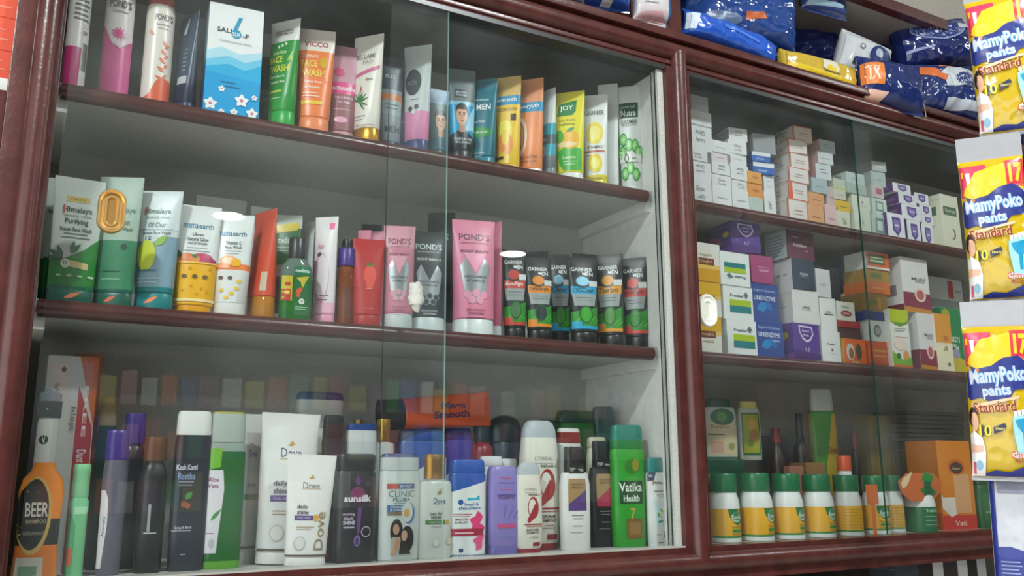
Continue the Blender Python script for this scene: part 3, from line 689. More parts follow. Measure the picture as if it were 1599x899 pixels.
q = [('tube_body', [(.07,.80,.56), (.08,.86,.60), (.25,.89,.58,2.1), (.45,.93,.50,2.2), (.8,.98,.20,2.3), (.945,1,.035,3), (1,1,.026,4)], [(.46,'#efb51e'), (9,'#dfe3e2')],
     mama(1)+[T('Ubtan',0,.72,.5,.03,'#5c6468'), T('Natural Glow',0,.675,1.0,.035,'#5c6468'), T('FACE WASH',0,.635,.85,.024,'#5c6468'), R(-.6,.56,.6,.566,'#8b9296'), R(-.5,.59,.5,.594,'#8b9296')]
     +[E(-.45,.49,.42,.05,'#e07a42'), E(.25,.50,.5,.045,'#c94a72'), E(.6,.475,.3,.03,'#b3325e'), E(-.1,.485,.25,.035,'#e8935a'), LF(-.75,.49,.5,.24,110,'#2f7a3c'), LF(.05,.50,.35,.18,160,'#3f7f3a'), R(-.98,.445,.98,.46,'#f6c94a'), R(-.98,.10,.98,.125,'#f7e3a0')]
     +[E(-.55+.5*i,.325,.13,.018,'#6b5a2c') for i in range(3)]+[E(u,v,.06,.01,'#d9932a') for u, v in ((-.6,.2),(-.2,.24),(.3,.22),(.6,.19),(.1,.17),(.7,.40),(-.3,.4))]),
     ('cap', [(0,.72,.5), (.006,.74,.52), (.07,.76,.53)], '#eda822', [])]
ft('white tube with a golden yellow lower part and rose petals print', 270, 347, 318, .065, ZM, q, rz=-6, group=GM)
q = [('tube_body', [(.12,.78,.54), (.13,.82,.58), (.45,.9,.50,2.2), (.8,.97,.20,2.3), (.945,1,.035,3), (1,1,.026,4)], [(.44,'#e0e2e0'), (.50,'#ee8340'), (9,'#dfe3e2')],
     mama(1)+[T('Vitamin C',.1,.71,.8,.038,'#5c6468'), T('Face Wash',.1,.665,.85,.03,'#5c6468'), R(-.3,.625,.5,.631,'#8b9296'), R(-.3,.60,.4,.605,'#8b9296'), E(-.1,.53,.45,.05,'#f2a25c'), E(-.1,.53,.34,.035,'#f6d2b0'), E(.3,.51,.26,.04,'#f2b21c'), R(-.95,.455,.0,.485,'#f6a06a')]
     +[E(-.45+.5*i,.36,.13,.018,'#6b5248') for i in range(2)]+[E(u,v,.13,.017,'#ecc52a') for u, v in ((-.4,.24),(.2,.21),(.45,.26),(-.1,.17),(.55,.33))]),
     ('cap', [(0,.76,.54), (.006,.78,.56), (.12,.78,.56)], '#e4e5e2', [])]
ft('white tube with an orange ring and yellow fruit print', 330, 398, 334, .065, ZM, q, rz=-18, group=GM)
ft('white tube standing behind the orange wedge-shaped tube', 384, 425, 321, .15, ZM, tube('#cfd6d2', '#cfd6d2', [T('earth',.2,.80,1.0,.05,'#2f7a5a'), T('NATURAL',.0,.45,1.0,.03,'#3f8a4a')]), group=GM)
ft('orange translucent tube seen edge on, like a wedge', 384, 433, 325, .075, ZM, tube([(.20,'f:#dd8a2c'), (9,'f:#e4593a')], 'g:#d9902e', [E(-.3,.55,.3,.07,'#d6502c'), R(.5,.25,.85,.42,'#c9b8a0')], cv=.20, ca=.95), rz=-66, group=GM)
ft('green medicated tube with white edges, behind the small black-capped bottle', 423, 473, 335, .135, ZM, tube([(.45,'#7c4a50'), (.55,'#b08f84'), (.88,'#2d6a3c'), (9,'#c5cec6')], '#cfd6cf', [P([(-.8,.83),(.7,.86),(.85,.90),(.7,.94),(-.8,.90)], '#d8c21c'), T('medimix',.0,.77,1.3,.06,'#dfe8dc'), R(-.7,.70,.6,.708,'#b5c8b4'), R(-.7,.67,.3,.677,'#b5c8b4')]), rz=-22, group=GM)
q = [('bottle_body', [(0,.86,.5,3), (.015,.98,.58,3), (.56,1,.6,3), (.66,.9,.56,2.6), (.74,.55,.45), (.76,.48,.42)], [(.12,'g:#1f7d22'), (.5,'g:#2f8a22'), (9,'g:#7d9588')],
      [R(-.2,.06,.82,.60,'#1d6a34'), R(-.2,.54,.82,.64,'#177048'), T('medimix',.31,.59,.9,.045,'#d8eedd'), P([(-.1,.50),(.72,.53),(.55,.47),(.32,.38),(.2,.45)], '#c9b43a'), C(.1,.34,.15,'#e2512c'), C(.2,.36,.12,'#e2512c'), C(.08,.29,.12,'#e2512c'), C(.3,.22,.18,'#dfe6d8'), T('18',.3,.22,.16,.03,'#2a5a34'), R(-.1,.15,.75,.158,'#a8d0a8'), R(-.1,.125,.6,.133,'#a8d0a8'),
       R(-.9,.22,-.3,.52,'#c8b42e'), R(-.9,.22,-.38,.36,'#b83a2e'), R(-.75,.30,-.45,.34,'#e6d23c'), R(-.75,.40,-.42,.44,'#b83a2e')]),
     ('cap', [(.74,.50,.44), (.745,.54,.48), (.985,.53,.47), (1,.47,.42)], '#1c2020', [])]
it('face_wash_bottle', 'small clear bottle of green liquid with a black cap', 'bottle', 434, 488, 370, .055, ZM, q, rz=-6)
ft('narrow white tube tip showing behind the black-capped bottle', 466, 492, 345, .15, ZM, tube('#cdd2d0', '#bfc5c3'), rz=-60, group=GM)
ft('dark violet tube in the shade behind the pink swirl tube', 484, 504, 362, .155, ZM, tube('#3a2c58', '#2c2448'), group=GM)
ft('white and pink tube with a slanted top and pink swirl print', 487, 529, 338, .075, ZM, tube([(.11,'#e89ab8'), (.2,'#efb8cc'), (9,'#e4dfe0')], '#e79ab6', [E(-.2,.42,.75,.24,'#e3a0bc'), E(-.1,.44,.62,.20,'#e9dbe2'), LF(-.55,.62,.5,.4,60,'#4a4448'), P([(.3,.88),(.75,.88),(.75,.94),(.3,.94)], '#e8508c'), T('fair',-.3,.72,.6,.05,'#d88aa6'), R(-.4,.22,.5,.228,'#5c5054'), R(-.2,.26,.6,.266,'#5c5054')], cv=.09, ca=.9), rz=-38, group=GM)
it('dark_bottle', 'dark bottle behind the purple-capped amber bottle', 'bottle', 527, 553, 373, .15, ZM, roundbottle('#2a1c22', '#1c1c20', cv=.85, capr=.8), group=None)
q = [('bottle_body', [(0,.86,.86), (.015,.93,.93), (.70,.93,.93), (.76,.75,.75), (.79,.7,.7)], [(.73,'g:#9a4a12'), (9,'g:#b8602a')], [R(-.5,.1,.3,.5,'#6a3420')]),
     ('cap', [(.77,.96,.96), (.775,1,1), (.985,.98,.98), (1,.9,.9)], '#4a2c86', [])]
it('face_wash_bottle', 'slim bottle of amber liquid with a purple cap', 'bottle', 524, 556, 386, .075, ZM, q)
ft('black tube corner showing behind the pink tubes', 562, 596, 350, .165, ZM, tube('#1d2226', '#1d2226'), rz=-20, group=GM)
ft('pink tube with slanted top, behind the strawberry tube on its left', 556, 580, 359, .125, ZM, tube('#dc7a98', '#d8d8d8'), rz=-35, group=GM)
ft('pink tube with slanted top, behind the strawberry tube on its right', 577, 602, 361, .135, ZM, tube('#e08aa6', '#d8d8d8'), rz=-30, group=GM)
ft('red translucent tube with a strawberry print', 550, 601, 372, .065, ZM, tube('f:#c93230', 'f:#c0302e', [E(.1,.58,.42,.11,'#e2564a'), LF(.1,.68,.35,.2,150,'#5a7a30'), LF(.1,.68,.35,.2,30,'#5a7a30'), LF(.1,.68,.3,.18,90,'#4a6a28'), E(.1,.48,.25,.06,'#e2564a'), R(-.3,.20,.4,.206,'#e28a80'), R(-.2,.42,.3,.426,'#f0c0b8')], cv=.13, ca=.84), rz=-14, group=GM)
def ponds(base, light, txt, black=False):
    a = [T("POND'S",0,.845,1.45,.062,txt), T('SKIN INSTITUTE',0,.79,1.3,.014,txt,b=0), T('BRIGHT MIRACLE' if black else 'BRIGHT BEAUTY',0,.715,1.35,.026,txt)]
    sil = 'm:#b9bfc4'
    a += [P([(-.72,.58),(-.45,.66),(0,.50),(.45,.66),(.72,.58),(.55,.38),(.25,.27),(-.25,.27),(-.55,.38)], sil)]
    if not black: a += [P([(-.55,.70),(.55,.70),(0,.52)], light)]
    a += [T('NIACINAMIDE',0,.49,1.1,.024,'#44484c'), T('VITAMIN B3',0,.455,.95,.024,'#44484c')]
    a += [x for i, (u, v) in enumerate(((-.38,.335),(0,.35),(.38,.335),(-.2,.29),(.2,.29))) for x in (C(u, v, .18, '#e8a6ba' if not black else '#7f8a90'), C(u, v, .13, light if not black else '#3a4448'))]
    a += [T('BRIGHTENING',0,.205,.9,.018,txt,b=0), T('FACEWASH',0,.175,.75,.02,txt), R(-.5,.13,.5,.135,txt)]
    return a
ft('pink metallic tube with white cap, at the left edge of the right pane', 598, 649, 352, .065, ZM, tube([(.18,'#dd7292'), (.78,'#d9839c'), (9,'#eaa6b6')], '#d9e2e2', ponds(0,'#eaa6b6','#93405e'), cv=.145, ca=.88), rz=-20, group=GM)
ft('black tube with silver wings print and white cap, behind the filler lump', 640, 698, 360, .075, ZM, tube('#1c2a30', '#d9e2e2', ponds(0,'#1c2a30','#dfe6e8',True), cv=.145, ca=.88), rz=-12, group=GM)
ft('tall black tube with raised corner, behind the black silver-winged tube', 668, 711, 332, .125, ZM, tube('#1a2428', '#d6dfdf', [T("D'S",.2,.80,.7,.05,'#a9b4b8')], cv=.13, ca=.86), rz=-30, group=GM)
ft('large pink metallic tube with white cap, tallest of the pink tubes', 706, 773, 342, .065, ZM, tube('#e386a4', '#dbe3e2', ponds(0,'#ef9fba','#6d3a52'), cv=.13, ca=.90), rz=-14, group=GM)
ft('plain pink tube seen edge on, right of the large pink tube', 758, 784, 345, .105, ZM, tube('#df7898', '#dbe3e2', [], cv=.125, ca=.9), rz=-62, group=GM)
def gm(acc, word, fruit, badge=None):
    a = [T('GARNIER',-.1,.855,1.5,.045,'#d6dcdc'), T('MEN',.3,.80,.75,.045,'#eef2f2'), R(-.9,.565,.9,.655,acc), T(word,-.05,.61,1.55,.055,'#17191a' if acc != '#c5453c' else '#f2e6e2'),
         P([(-.85,.565),(.85,.565),(.75,.43),(-.75,.43)], '#9aa3a2'), R(-.6,.52,.6,.526,'#3f4648'), R(-.6,.49,.6,.495,'#3f4648'),
         P([(-.95,.20),(.95,.20),(.95,.43),(.6,.40),(-.95,.36)], '#2f8f2c')]
    a += [LF(-.9+.35*i,.22,.95,.10,38,'#57b53c') for i in range(5)]
    a += [E(.05,.33,.5,.105,'#1f5a28'), E(.05,.33,.42,.085,fruit), R(-.95,.165,.95,.20,acc), R(-.9,.20,-.3,.25,acc), E(-.1,.715,.62,.075,'#3a4246'), E(-.1,.715,.46,.055,acc if acc != '#1fa3cf' else '#8fd3ea'), R(.35,.655,.9,.72,'#cfd8d8')]
    return a
gmt = lambda acc, word, fruit: tube('#1b1f22', '#15181a', gm(acc, word, fruit), cv=.13, ca=.86)
ft('black men\'s tube with red accents, leftmost beside the pink tubes', 784, 822, 389, .085, ZM, gmt('#c5453c','AcnoFight','#4a7a4a'), rz=-22, group=GM)
ft('black men\'s tube with a dark blue side, behind the orange-banded one', 822, 856, 392, .155, ZM, tube('#1c2430', '#15181a', [], cv=.13), rz=-40, group=GM)
ft('black men\'s tube with orange TurboBright band', 820, 861, 401, .07, ZM, gmt('#e08a24','TurboBright','#2a3438'), rz=-16, group=GM)
ft('black men\'s tube with a sky blue accent, between the orange and the OilClear one', 857, 890, 397, .105, ZM, gmt('#1fa3cf','Clear','#3f9a34'), rz=-30, group=GM)
ft('black men\'s tube with blue OilClear band and lime print', 886, 932, 401, .065, ZM, gmt('#1fa3cf','OilClear','#39a32c'), rz=-16, group=GM)
ft('plain black tube top rising behind the OilClear tube', 893, 936, 395, .14, ZM, tube('#1a1d20', '#15181a', [], cv=.13), rz=-12, group=GM)
ft('black men\'s tube with golden yellow accent, second from the right wall', 930, 974, 396, .08, ZM, gmt('#dd9a2c','Turbo','#4f8f34'), rz=-46, group=GM)
ft('black men\'s tube with red band, last on the middle shelf', 970, 1013, 401, .075, ZM, gmt('#cf4a40','AcnoFight','#3a8a34'), rz=-48, group=GM)

# ================================================================== bottom shelf, left cabinet
PAT = [P([(-.98,0),(-.98,1),(.35,1),(.95,.72),(.95,0)], '#cfcdc8'), P([(.25,1),(1,1),(1,.66)], '#c8632c'), P([(.30,0),(.30,.86),(.96,.66),(.96,0)], '#b83a35'),
       T('FREE',.62,.74,.15,.24,'#f0e4df',rot=-90), T('Dant Kanti Flexi',.62,.46,.36,.20,'#f0e4df',rot=-90), T('PATANJALI',.12,.70,.24,.12,'#6a6660',rot=-90), LF(-.35,.92,.28,.22,90,'#2f332e'), T('Herbal Care',-.55,.82,.22,.10,'#5b5a54',rot=-90)]
bx('toothpaste_carton', 'tall white and red carton with FREE printed down it, at the left stile', 'box', 58, 140, 556, .104, ZB, .06, 'c:#d0cec8', PAT, rz=0)
bx('toothpaste_carton', 'orange carton top showing behind the tall white and red carton', 'box', 100, 148, 551, .175, ZB, .04, 'c:#c9642c', rz=0)
q = [('bottle_body', [(0,.85,.8), (.01,.9,.85), (.80,.9,.85), (.84,.82,.78)], [(.35,'#3a3e3c'), (9,'#c9ccca')], [R(-.9,.55,.4,.83,'#dcdcd8'), C(-.3,.72,.42,'#26282a'), T('Q',-.32,.735,.3,.07,'#dfe2e2'), T('MEN',-.2,.665,.4,.03,'#dfe2e2'), R(-.6,.56,.2,.566,'#4a4c4c'), R(-.6,.58,.1,.586,'#4a4c4c'), T('100%',-.2,.535,.5,.03,'#3c3e3e')]),
     ('ribbed_cap', [(.84,.98,.92), (.845,1,.94), (.93,1,.94), (.932,.93,.88), (.97,.93,.88), (.985,.5,.48), (1,.45,.42)], [(.93,'#3e444a'), (9,'#7f8d96')], [LF(-.2,.88,.18,.2,90,'#aab4ba')])]
it('styling_bottle', 'white bottle with grey ribbed cap, behind the orange bottle', 'bottle', 33, 98, 606, .080, ZB, q, dr=.7)
q = [('bottle_body', [(0,.93,.55,2.6), (.01,1,.6,2.6), (.28,.92,.55,2.6), (.55,.93,.55,2.6), (.75,1,.58,2.4), (.86,.86,.52,2.2), (.93,.55,.42), (1,.46,.38)], [(.30,'#e37c20'), (.52,'#26221c'), (9,'#ef8a24')],
      [E(-.25,.55,.80,.33,'#d2b05c'), E(-.32,.56,.72,.30,'#1f1e1c'), T('BEER',-.15,.60,1.05,.12,'#e2ddd0'), T('SHAMPOO',-.15,.50,.95,.035,'#b5a47c'), T('ANTIDANDRUFF',-.2,.40,1.0,.03,'#9a9078'), R(-.85,.04,.35,.20,'#cbc6b4'), R(-.7,.05,.1,.13,'#6d9a78')])]
it('shampoo_bottle', 'orange bottle with round black label reading BEER', 'bottle', 14, 101, 722, .042, ZB, q, dr=.62)
q = [('bottle_body', [(0,.9,.6,2.6), (.01,.95,.65,2.6), (.55,.95,.62,2.6), (.66,1,.66,2.6), (.69,.85,.56), (.71,.80,.5)], '#74c08a', [P([(-.95,.02),(-.25,.02),(-.25,.45),(-.95,.6)], '#4fa06a'), R(-.85,.1,-.4,.26,'#c05a34'), P([(-.55,.55),(-.45,.62),(.95,.62),(.8,.55)], '#a5dcb2')]),
     ('cap', [(.70,.84,.56), (.705,.88,.6), (.93,.88,.6), (.935,.92,.62), (.98,.90,.6), (1,.8,.52)], '#8ccf9c', [])]
it('shampoo_bottle', 'mint green bottle with a rounded mint cap', 'bottle', 98, 143, 724, .06, ZB, q)
it('shampoo_bottle', 'dark green bottle with a beige cap, behind the mint green one', 'bottle', 132, 184, 620, .135, ZB, flatbottle('#15382a', '#9c8458', cv=.83), )
q = [('bottle_body', [(0,.85,.6), (.01,.92,.66), (.5,.98,.7), (.68,1,.7), (.78,.9,.66), (.80,.85,.62)], '#62606e', [P([(-.98,.05),(-.70,.05),(-.45,.35),(-.5,.52),(-.75,.58),(-.98,.58)], '#dcd8dc'), T('Glossy',-.7,.33,.22,.14,'#5d5a70',rot=-90)]),
     ('cap', [(.79,.93,.68), (.80,.97,.7), (.97,.90,.66), (.99,.86,.62), (1,.8,.56)], '#432f80', [])]
it('shampoo_bottle', 'grey bottle with purple cap, in front', 'bottle', 148, 203, 671, .06, ZB, q, group=GB, rz=4)
it('shampoo_bottle', 'near-black bottle with purple cap, behind the grey one', 'bottle', 176, 229, 645, .125, ZB, roundbottle('#1e1d26', '#3d2a78', cv=.80, capr=.95, nk=.85, sh=.78, b=.7), group=GB)
it('shampoo_bottle', 'black bottle with a brown cap, left of the white-capped black one', 'bottle', 206, 262, 682, .065, ZB, roundbottle([(.6,'#1e2022'), (9,'#262526')], '#5f4028', [R(-.3,.3,-.1,.5,'#9aa0a4'), R(-.5,.285,.4,.295,'#b8bcc0')], cv=.82, capr=.8, nk=.65, sh=.74, b=.7))
q = flatbottle('#1d2430', [(.82,'#20242a'), (9,'#dfe0dc')], [T('Kesh Kanti',-.3,.64,1.1,.035,'#c9ced6'), T('Reetha',-.3,.585,.9,.045,'#7f9ac0'), R(-.7,.545,.1,.553,'#7f8aa0'), R(-.7,.525,0,.532,'#7f8aa0'), LF(-.3,.44,.55,.35,50,'#2e8a4a'), C(-.35,.41,.18,'#8a4a3c'), C(-.15,.40,.15,'#93503e'), T('Long & Black',-.3,.265,.9,.022,'#c5cad0'), R(-.9,.245,.1,.25,'#aab0b8'), R(-.4,.10,-.1,.107,'#9aa0a8')], cv=.845, sh=.95, capw=.97, waist=1, top=.97)
it('shampoo_bottle', 'tall black bottle with a white flip cap', 'bottle', 260, 331, 641, .065, ZB, q, dr=.9)
q = flatbottle([(.05,'#5aa02c'), (.74,'g:#2a7a32'), (9,'f:#9fb0a2')], [(.985,'f:#b9c6ba'), (9,'#a8a04a')], [P([(-.95,.1),(-.35,.1),(-.1,.5),(-.2,.62),(-.95,.62)], '#d8d6dc'), P([(-.95,.62),(-.35,.64),(-.3,.76),(-.95,.76)], '#6cae2c'), LF(-.7,.30,.8,.22,50,'#3f8a3c'), T('Aloe',-.65,.56,.5,.03,'#8a4a7c'), T('Vera',-.65,.52,.5,.03,'#8a4a7c'), R(-.9,.22,-.5,.226,'#b05a7a'), E(-.6,.16,.15,.03,'#b9b5bc')], cv=.80, sh=.96, capw=.93, waist=1, top=.97)
it('shampoo_bottle', 'clear bottle of green shampoo with an olive-rimmed frosted cap', 'bottle', 313, 384, 642, .068, ZB, q, dr=.9)
def dove(big=True):
    a = [T('Dove',0,.73 if big else .715,.72,.062,'#2f3a66',b=.0), LF(.13,.79,.26,.10,190,'#c9a044'), LF(-.06,.785,.2,.08,40,'#c9a044'), R(-.4,.685,.4,.692,'#cbb57a'),
         T('daily',-.35,.52,.48,.045,'#574b6a'), T('shine',-.33,.475,.5,.04,'#574b6a'), R(-.68,.405,.15,.445,'#5a3f86'), T('DULL HAIR',-.28,.425,.6,.018,'#cfc4de',b=0), C(.27,.425,.13,'#d9a83c'), R(-.6,.34,.2,.346,'#a58a5a'), R(-.6,.32,.05,.325,'#a58a5a'),
         C(-.42,.20,.26,'#c2c0bc'), C(-.42,.20,.22,'#dfddd8')]
    if not big: a += [T('Dove',.48,.31,.46,.34,'#97804c',rot=90,b=.0)]
    else: a += [C(.75,.19,.28,'#c9c1b0'), C(.75,.19,.24,'#dfddd8')]
    a += [R(-.98,.085,.98,.10,'#5b4a38')]
    return a
it('conditioner_tube', 'white tube with a green strip, behind the large white tube', 'tube', 366, 412, 646, .115, ZB, tube('#cfd0cb', '#d8d8d4', [T('Dove',.2,.73,.7,.05,'#3d466c'), LF(.2,.79,.3,.2,160,'#b8943c'), T('total',.1,.52,.7,.035,'#5a7a5c'), R(-.5,.42,.9,.455,'#4c8a50'), C(.2,.21,.3,'#b5b4b0'), C(.2,.21,.26,'#cfd0cb'), R(-.98,.10,.98,.115,'#6a5c48')], cv=.08, ca=.88), group=GB)
it('conditioner_tube', 'large white tube with purple strip and gold dove print', 'tube', 398, 501, 643, .088, ZB, tube('#dfe0dd', '#e2e2de', dove(True), cv=.075, ca=.84), ry=1.5, group=GB)
it('conditioner_tube', 'smaller white tube with vertical gold lettering', 'tube', 443, 526, 708, .042, ZB, tube('#e8e8e5', '#e6e6e2', dove(False), cv=.075, ca=.80), ry=2, group=GB, dr=.6)
q = flatbottle('#d2d5d6', [(.95,'#dadddd'), (9,'#26427c')], [], cv=.78, sh=.98, capw=.97, waist=1, top=1, b=.5)
it('shampoo_bottle', 'tall white bottle with navy flip top, rising behind the white tubes', 'bottle', 452, 536, 611, .15, ZB, q, dr=.8)
it('shampoo_bottle', 'slim black bottle between the white tube and the purple-print black one', 'bottle', 496, 537, 648, .105, ZB, flatbottle('#1d2024', '#17191c', [T('HAIR',0,.70,.5,.03,'#b8bcc2'), T('shampoo',0,.665,.7,.02,'#b8bcc2')], cv=.84, sh=1, capw=.98), group=None)
it('hair_oil_bottle', 'dark magenta bottle low behind the smaller white tube', 'bottle', 503, 528, 800, .085, ZB, flatbottle('#7c1f44', '#1f7a5a', cv=.7))
q = flatbottle('#1b191f', '#17151a', [C(-.02,.62,.36,'#7d2a5c'), LF(-.02,.70,.5,.3,90,'#5a2a6a'), T('sunsilk',0,.585,1.3,.062,'#e6dfe6',b=.03), T('stunning',-.42,.44,.55,.03,'#c9b8d0'), T('black',-.42,.405,.45,.03,'#c9b8d0'), T('SHINE',-.4,.365,.55,.035,'#e2dbe6'), R(-.65,.315,-.15,.33,'#b5a0c0'), P([(.0,.50),(.18,.50),(.12,.30),(.04,.24),(-.04,.30)], '#6a3a8a'), E(.0,.20,.16,.05,'#8a6ab0'), E(.0,.195,.1,.035,'#4a3068'), C(.42,.28,.24,'#c9c4d0'), C(.42,.28,.20,'#1b191f'), C(.5,.72,.13,'#3c3a44')], cv=.84, sh=.97, capw=.95, waist=1, top=1)
it('shampoo_bottle', 'black bottle with round magenta badge and purple drop', 'bottle', 519, 587, 708, .055, ZB, q, dr=.9)
q = [('bottle_body', [(0,.9,.5,2.6), (.02,1,.55,2.6), (.72,1,.55,2.6), (.86,.98,.53,2.6), (.885,.93,.5,2.6)], [(.70,'#c9ced0'), (.73,'#8a2c38'), (.76,'#24407a'), (9,'#c9ced0')], []), ('cap', [(.86,1,.53,2.6), (.885,1,.53,2.6), (.93,.96,.5,2.6), (1,.93,.47,2.6)], [(.95,'#d5d9da'), (9,'#27468c')], [])]
it('shampoo_bottle', 'white bottle with a dished navy flip top, behind the purple-print black bottle', 'bottle', 533, 588, 661, .115, ZB, q, dr=.85)
it('pump_bottle', 'small golden pump top rising behind the dished navy flip top', 'bottle', 543, 568, 655, .17, ZB, roundbottle('#cfd0cb', 'm:#c9a04a', cv=.9, capr=.9))
q = [('bottle_body', [(0,.95,.6,2.5), (.02,1,.62,2.5), (.78,1,.62,2.5), (.82,.95,.6,2.5), (.83,.5,.45)], '#cfd2cf', []), ('pump_collar', [(.83,.60,.5), (.835,.62,.52), (.985,.66,.55), (1,.62,.5)], 'm:#c79a44', [])]
it('pump_bottle', 'white bottle with a tall golden collar, behind the left edge of the right pane', 'bottle', 577, 615, 654, .125, ZB, q)
q = flatbottle('#d8dddb', [(.965,'#d5dadb'), (9,'#2c4a86')], [R(-.75,.665,.6,.715,'#2f4a92'), R(-.75,.665,-.2,.715,'#c8443c'), T('2X FAST',.15,.69,.6,.025,'#dfe4ee'), T('CLINIC',-.05,.62,1.25,.06,'#5a6d84',b=.0), T('PLUS+',-.05,.565,.85,.035,'#5a6d84'), R(-.45,.53,.4,.536,'#8a98a8'),
     R(-.72,.45,.1,.515,'#2a5a9a'), T('STRONG',-.3,.495,.6,.022,'#dfe6f0'), T('& LONG',-.3,.468,.6,.022,'#dfe6f0'), R(-.72,.42,.1,.45,'#8a6f4a'), E(.32,.44,.3,.10,'#4a7ab8'), E(.24,.45,.28,.095,'#d8dddb'), E(.2,.44,.15,.04,'#d9a84a'),
     E(-.28,.27,.30,.115,'#1e1614'), E(-.30,.29,.15,.05,'#d6a284'), P([(-.55,.10),(-.5,.22),(-.1,.22),(0,.10)], '#c9b8a8'), E(.25,.20,.34,.12,'#1c1413'), E(.10,.23,.15,.05,'#dba88a'), P([(-.15,.06),(-.1,.17),(.2,.17),(.45,.06)], '#2a2422'), P([(-.55,.06),(-.35,.05),(-.1,.18),(-.25,.22)], '#d6a284')], cv=.84, sh=.98, capw=.97, waist=1, top=.97)
it('shampoo_bottle', 'white bottle printed with two dark-haired women', 'bottle', 589, 655, 708, .055, ZB, q, dr=.95)
# the tube lying across the bottle tops
hs = lambda big: [P([(-.98,.0),(.98,.0),(.98,.745),(-.98,.60)], '#e4e8e8')]
q = flatbottle('#2450a4', '#1f4696', [P([(-.98,.0),(.98,.0),(.98,.76),(.1,.70),(-.98,.56)], '#d8dfe6')], cv=.90, sh=.99, capw=.97, waist=1, b=.5)
it('shampoo_bottle', 'large royal blue and white bottle under the lying orange tube, on the left', 'bottle', 617, 696, 668, .15, ZB, q, dr=.8, rz=-6, group=GB)
q = flatbottle('#3a3c9a', '#33348c', [P([(-.98,.0),(.98,.0),(.98,.72),(-.98,.60)], '#d3d6e2')], cv=.90, sh=.99, capw=.97, waist=1, b=.5)
it('shampoo_bottle', 'violet-blue and white bottle under the lying orange tube, on the right', 'bottle', 690, 738, 668, .155, ZB, q, dr=.8, rz=-6, group=GB)
q = [('bottle_body', [(0,.93,.5,2.6), (.02,1,.55,2.6), (.70,1,.55,2.6), (.735,.9,.5,2.6), (.75,.5,.4)], '#d7d9d2', [T('Dove',.1,.55,.72,.055,'#2f3a66',b=0), LF(.25,.635,.35,.22,200,'#8a8a4a'), LF(.05,.635,.25,.16,40,'#c9a044'), R(-.25,.515,.5,.52,'#a9aa9c'), T('hair fall',-.1,.425,.7,.03,'#6a7a6c'), T('rescue',-.1,.39,.6,.03,'#6a7a6c'), R(-.7,.325,.45,.365,'#55804a'), T('HAIR FALL',-.15,.345,.7,.016,'#d8e4d0',b=0), C(.6,.345,.11,'#d9a83c'), R(-.35,.30,.3,.305,'#9a9b90'), C(-.1,.15,.22,'#c5c6c0'), C(-.1,.15,.18,'#d7d9d2'), C(.75,.16,.2,'#cbb98a'), C(.75,.16,.16,'#d7d9d2')]),
     ('golden_cap', [(.755,.60,.46), (.76,.63,.48), (.90,.60,.46), (.97,.64,.48), (1,.60,.44)], 'm:#c08a34', [])]
it('conditioner_bottle', 'white bottle with a flared golden cap and green strip', 'bottle', 649, 705, 709, .055, ZB, q, dr=.95)
q = flatbottle([(9,'#2653ac')], '#2a57b0', [P([(-.98,.0),(.98,.0),(.98,.775),(-.98,.66)], '#e2e7e6'), P([(-.15,.60),(.4,.60),(.4,.62),(.55,.62),(.55,.57),(.4,.575),(-.15,.57)], '#2fb0cc'), C(-.5,.555,.14,'#2a57a4'), T('head &',.1,.535,.8,.035,'#2a57a4'), T('shoulders',.0,.495,1.2,.035,'#2a57a4'), R(-.85,.43,.1,.436,'#b03a4a'), R(-.85,.41,.0,.415,'#b03a4a'), T('SMOOTH',-.45,.38,.7,.022,'#7a4a54'), T('& SILKY',-.45,.35,.7,.022,'#7a4a54')]
     +[LF(.55,.34,.62,.5,a,'#e2447c') for a in (100, 160, 220, 280)]+[LF(.7,.15,.55,.42,a,'#e8568c') for a in (110, 170, 230)]+[R(-.98,.215,.75,.285,'#a82c46'), R(-.9,.235,.2,.25,'#e6c4cc'), R(-.6,.05,-.38,.085,'#35507c')], cv=.86, sh=1, capw=.98, waist=1, top=.97)
it('shampoo_bottle', 'white and blue bottle with pink flower print', 'bottle', 700, 758, 717, .055, ZB, q, dr=.9, rz=-6)
it('nail_remover_bottle', 'red bottle with a dark cap, behind the white and blue bottle', 'bottle', 733, 770, 655, .15, ZB, roundbottle('#8a1f2c', '#20242c', cv=.83, capr=.72, nk=.6, sh=.78), )
it('shampoo_bottle', 'dark navy bottle with a domed black cap', 'bottle', 762, 814, 648, .15, ZB, [('bottle_body', [(0,.9,.6,2.5), (.02,.95,.62,2.5), (.78,.95,.62,2.5), (.80,.85,.55)], '#1c2c3a', []), ('domed_cap', [(.79,.98,.64), (.80,1,.66), (.90,1,.66), (.96,.85,.56), (.99,.5,.34), (1,.2,.14)], '#1d2024', [P([(-.6,.82),(-.2,.82),(-.3,.93),(-.6,.92)], '#3a1a18')])])
it('lotion_bottle', 'white bottle cap showing above and behind the lavender bottle', 'bottle', 745, 788, 712, .105, ZB, flatbottle('#dcdedc', '#e4e6e4', cv=.90))
it('lotion_bottle', 'wide white cap showing right behind the lavender bottle', 'bottle', 770, 811, 716, .125, ZB, flatbottle('#dcdedc', '#dfe3e3', cv=.90))
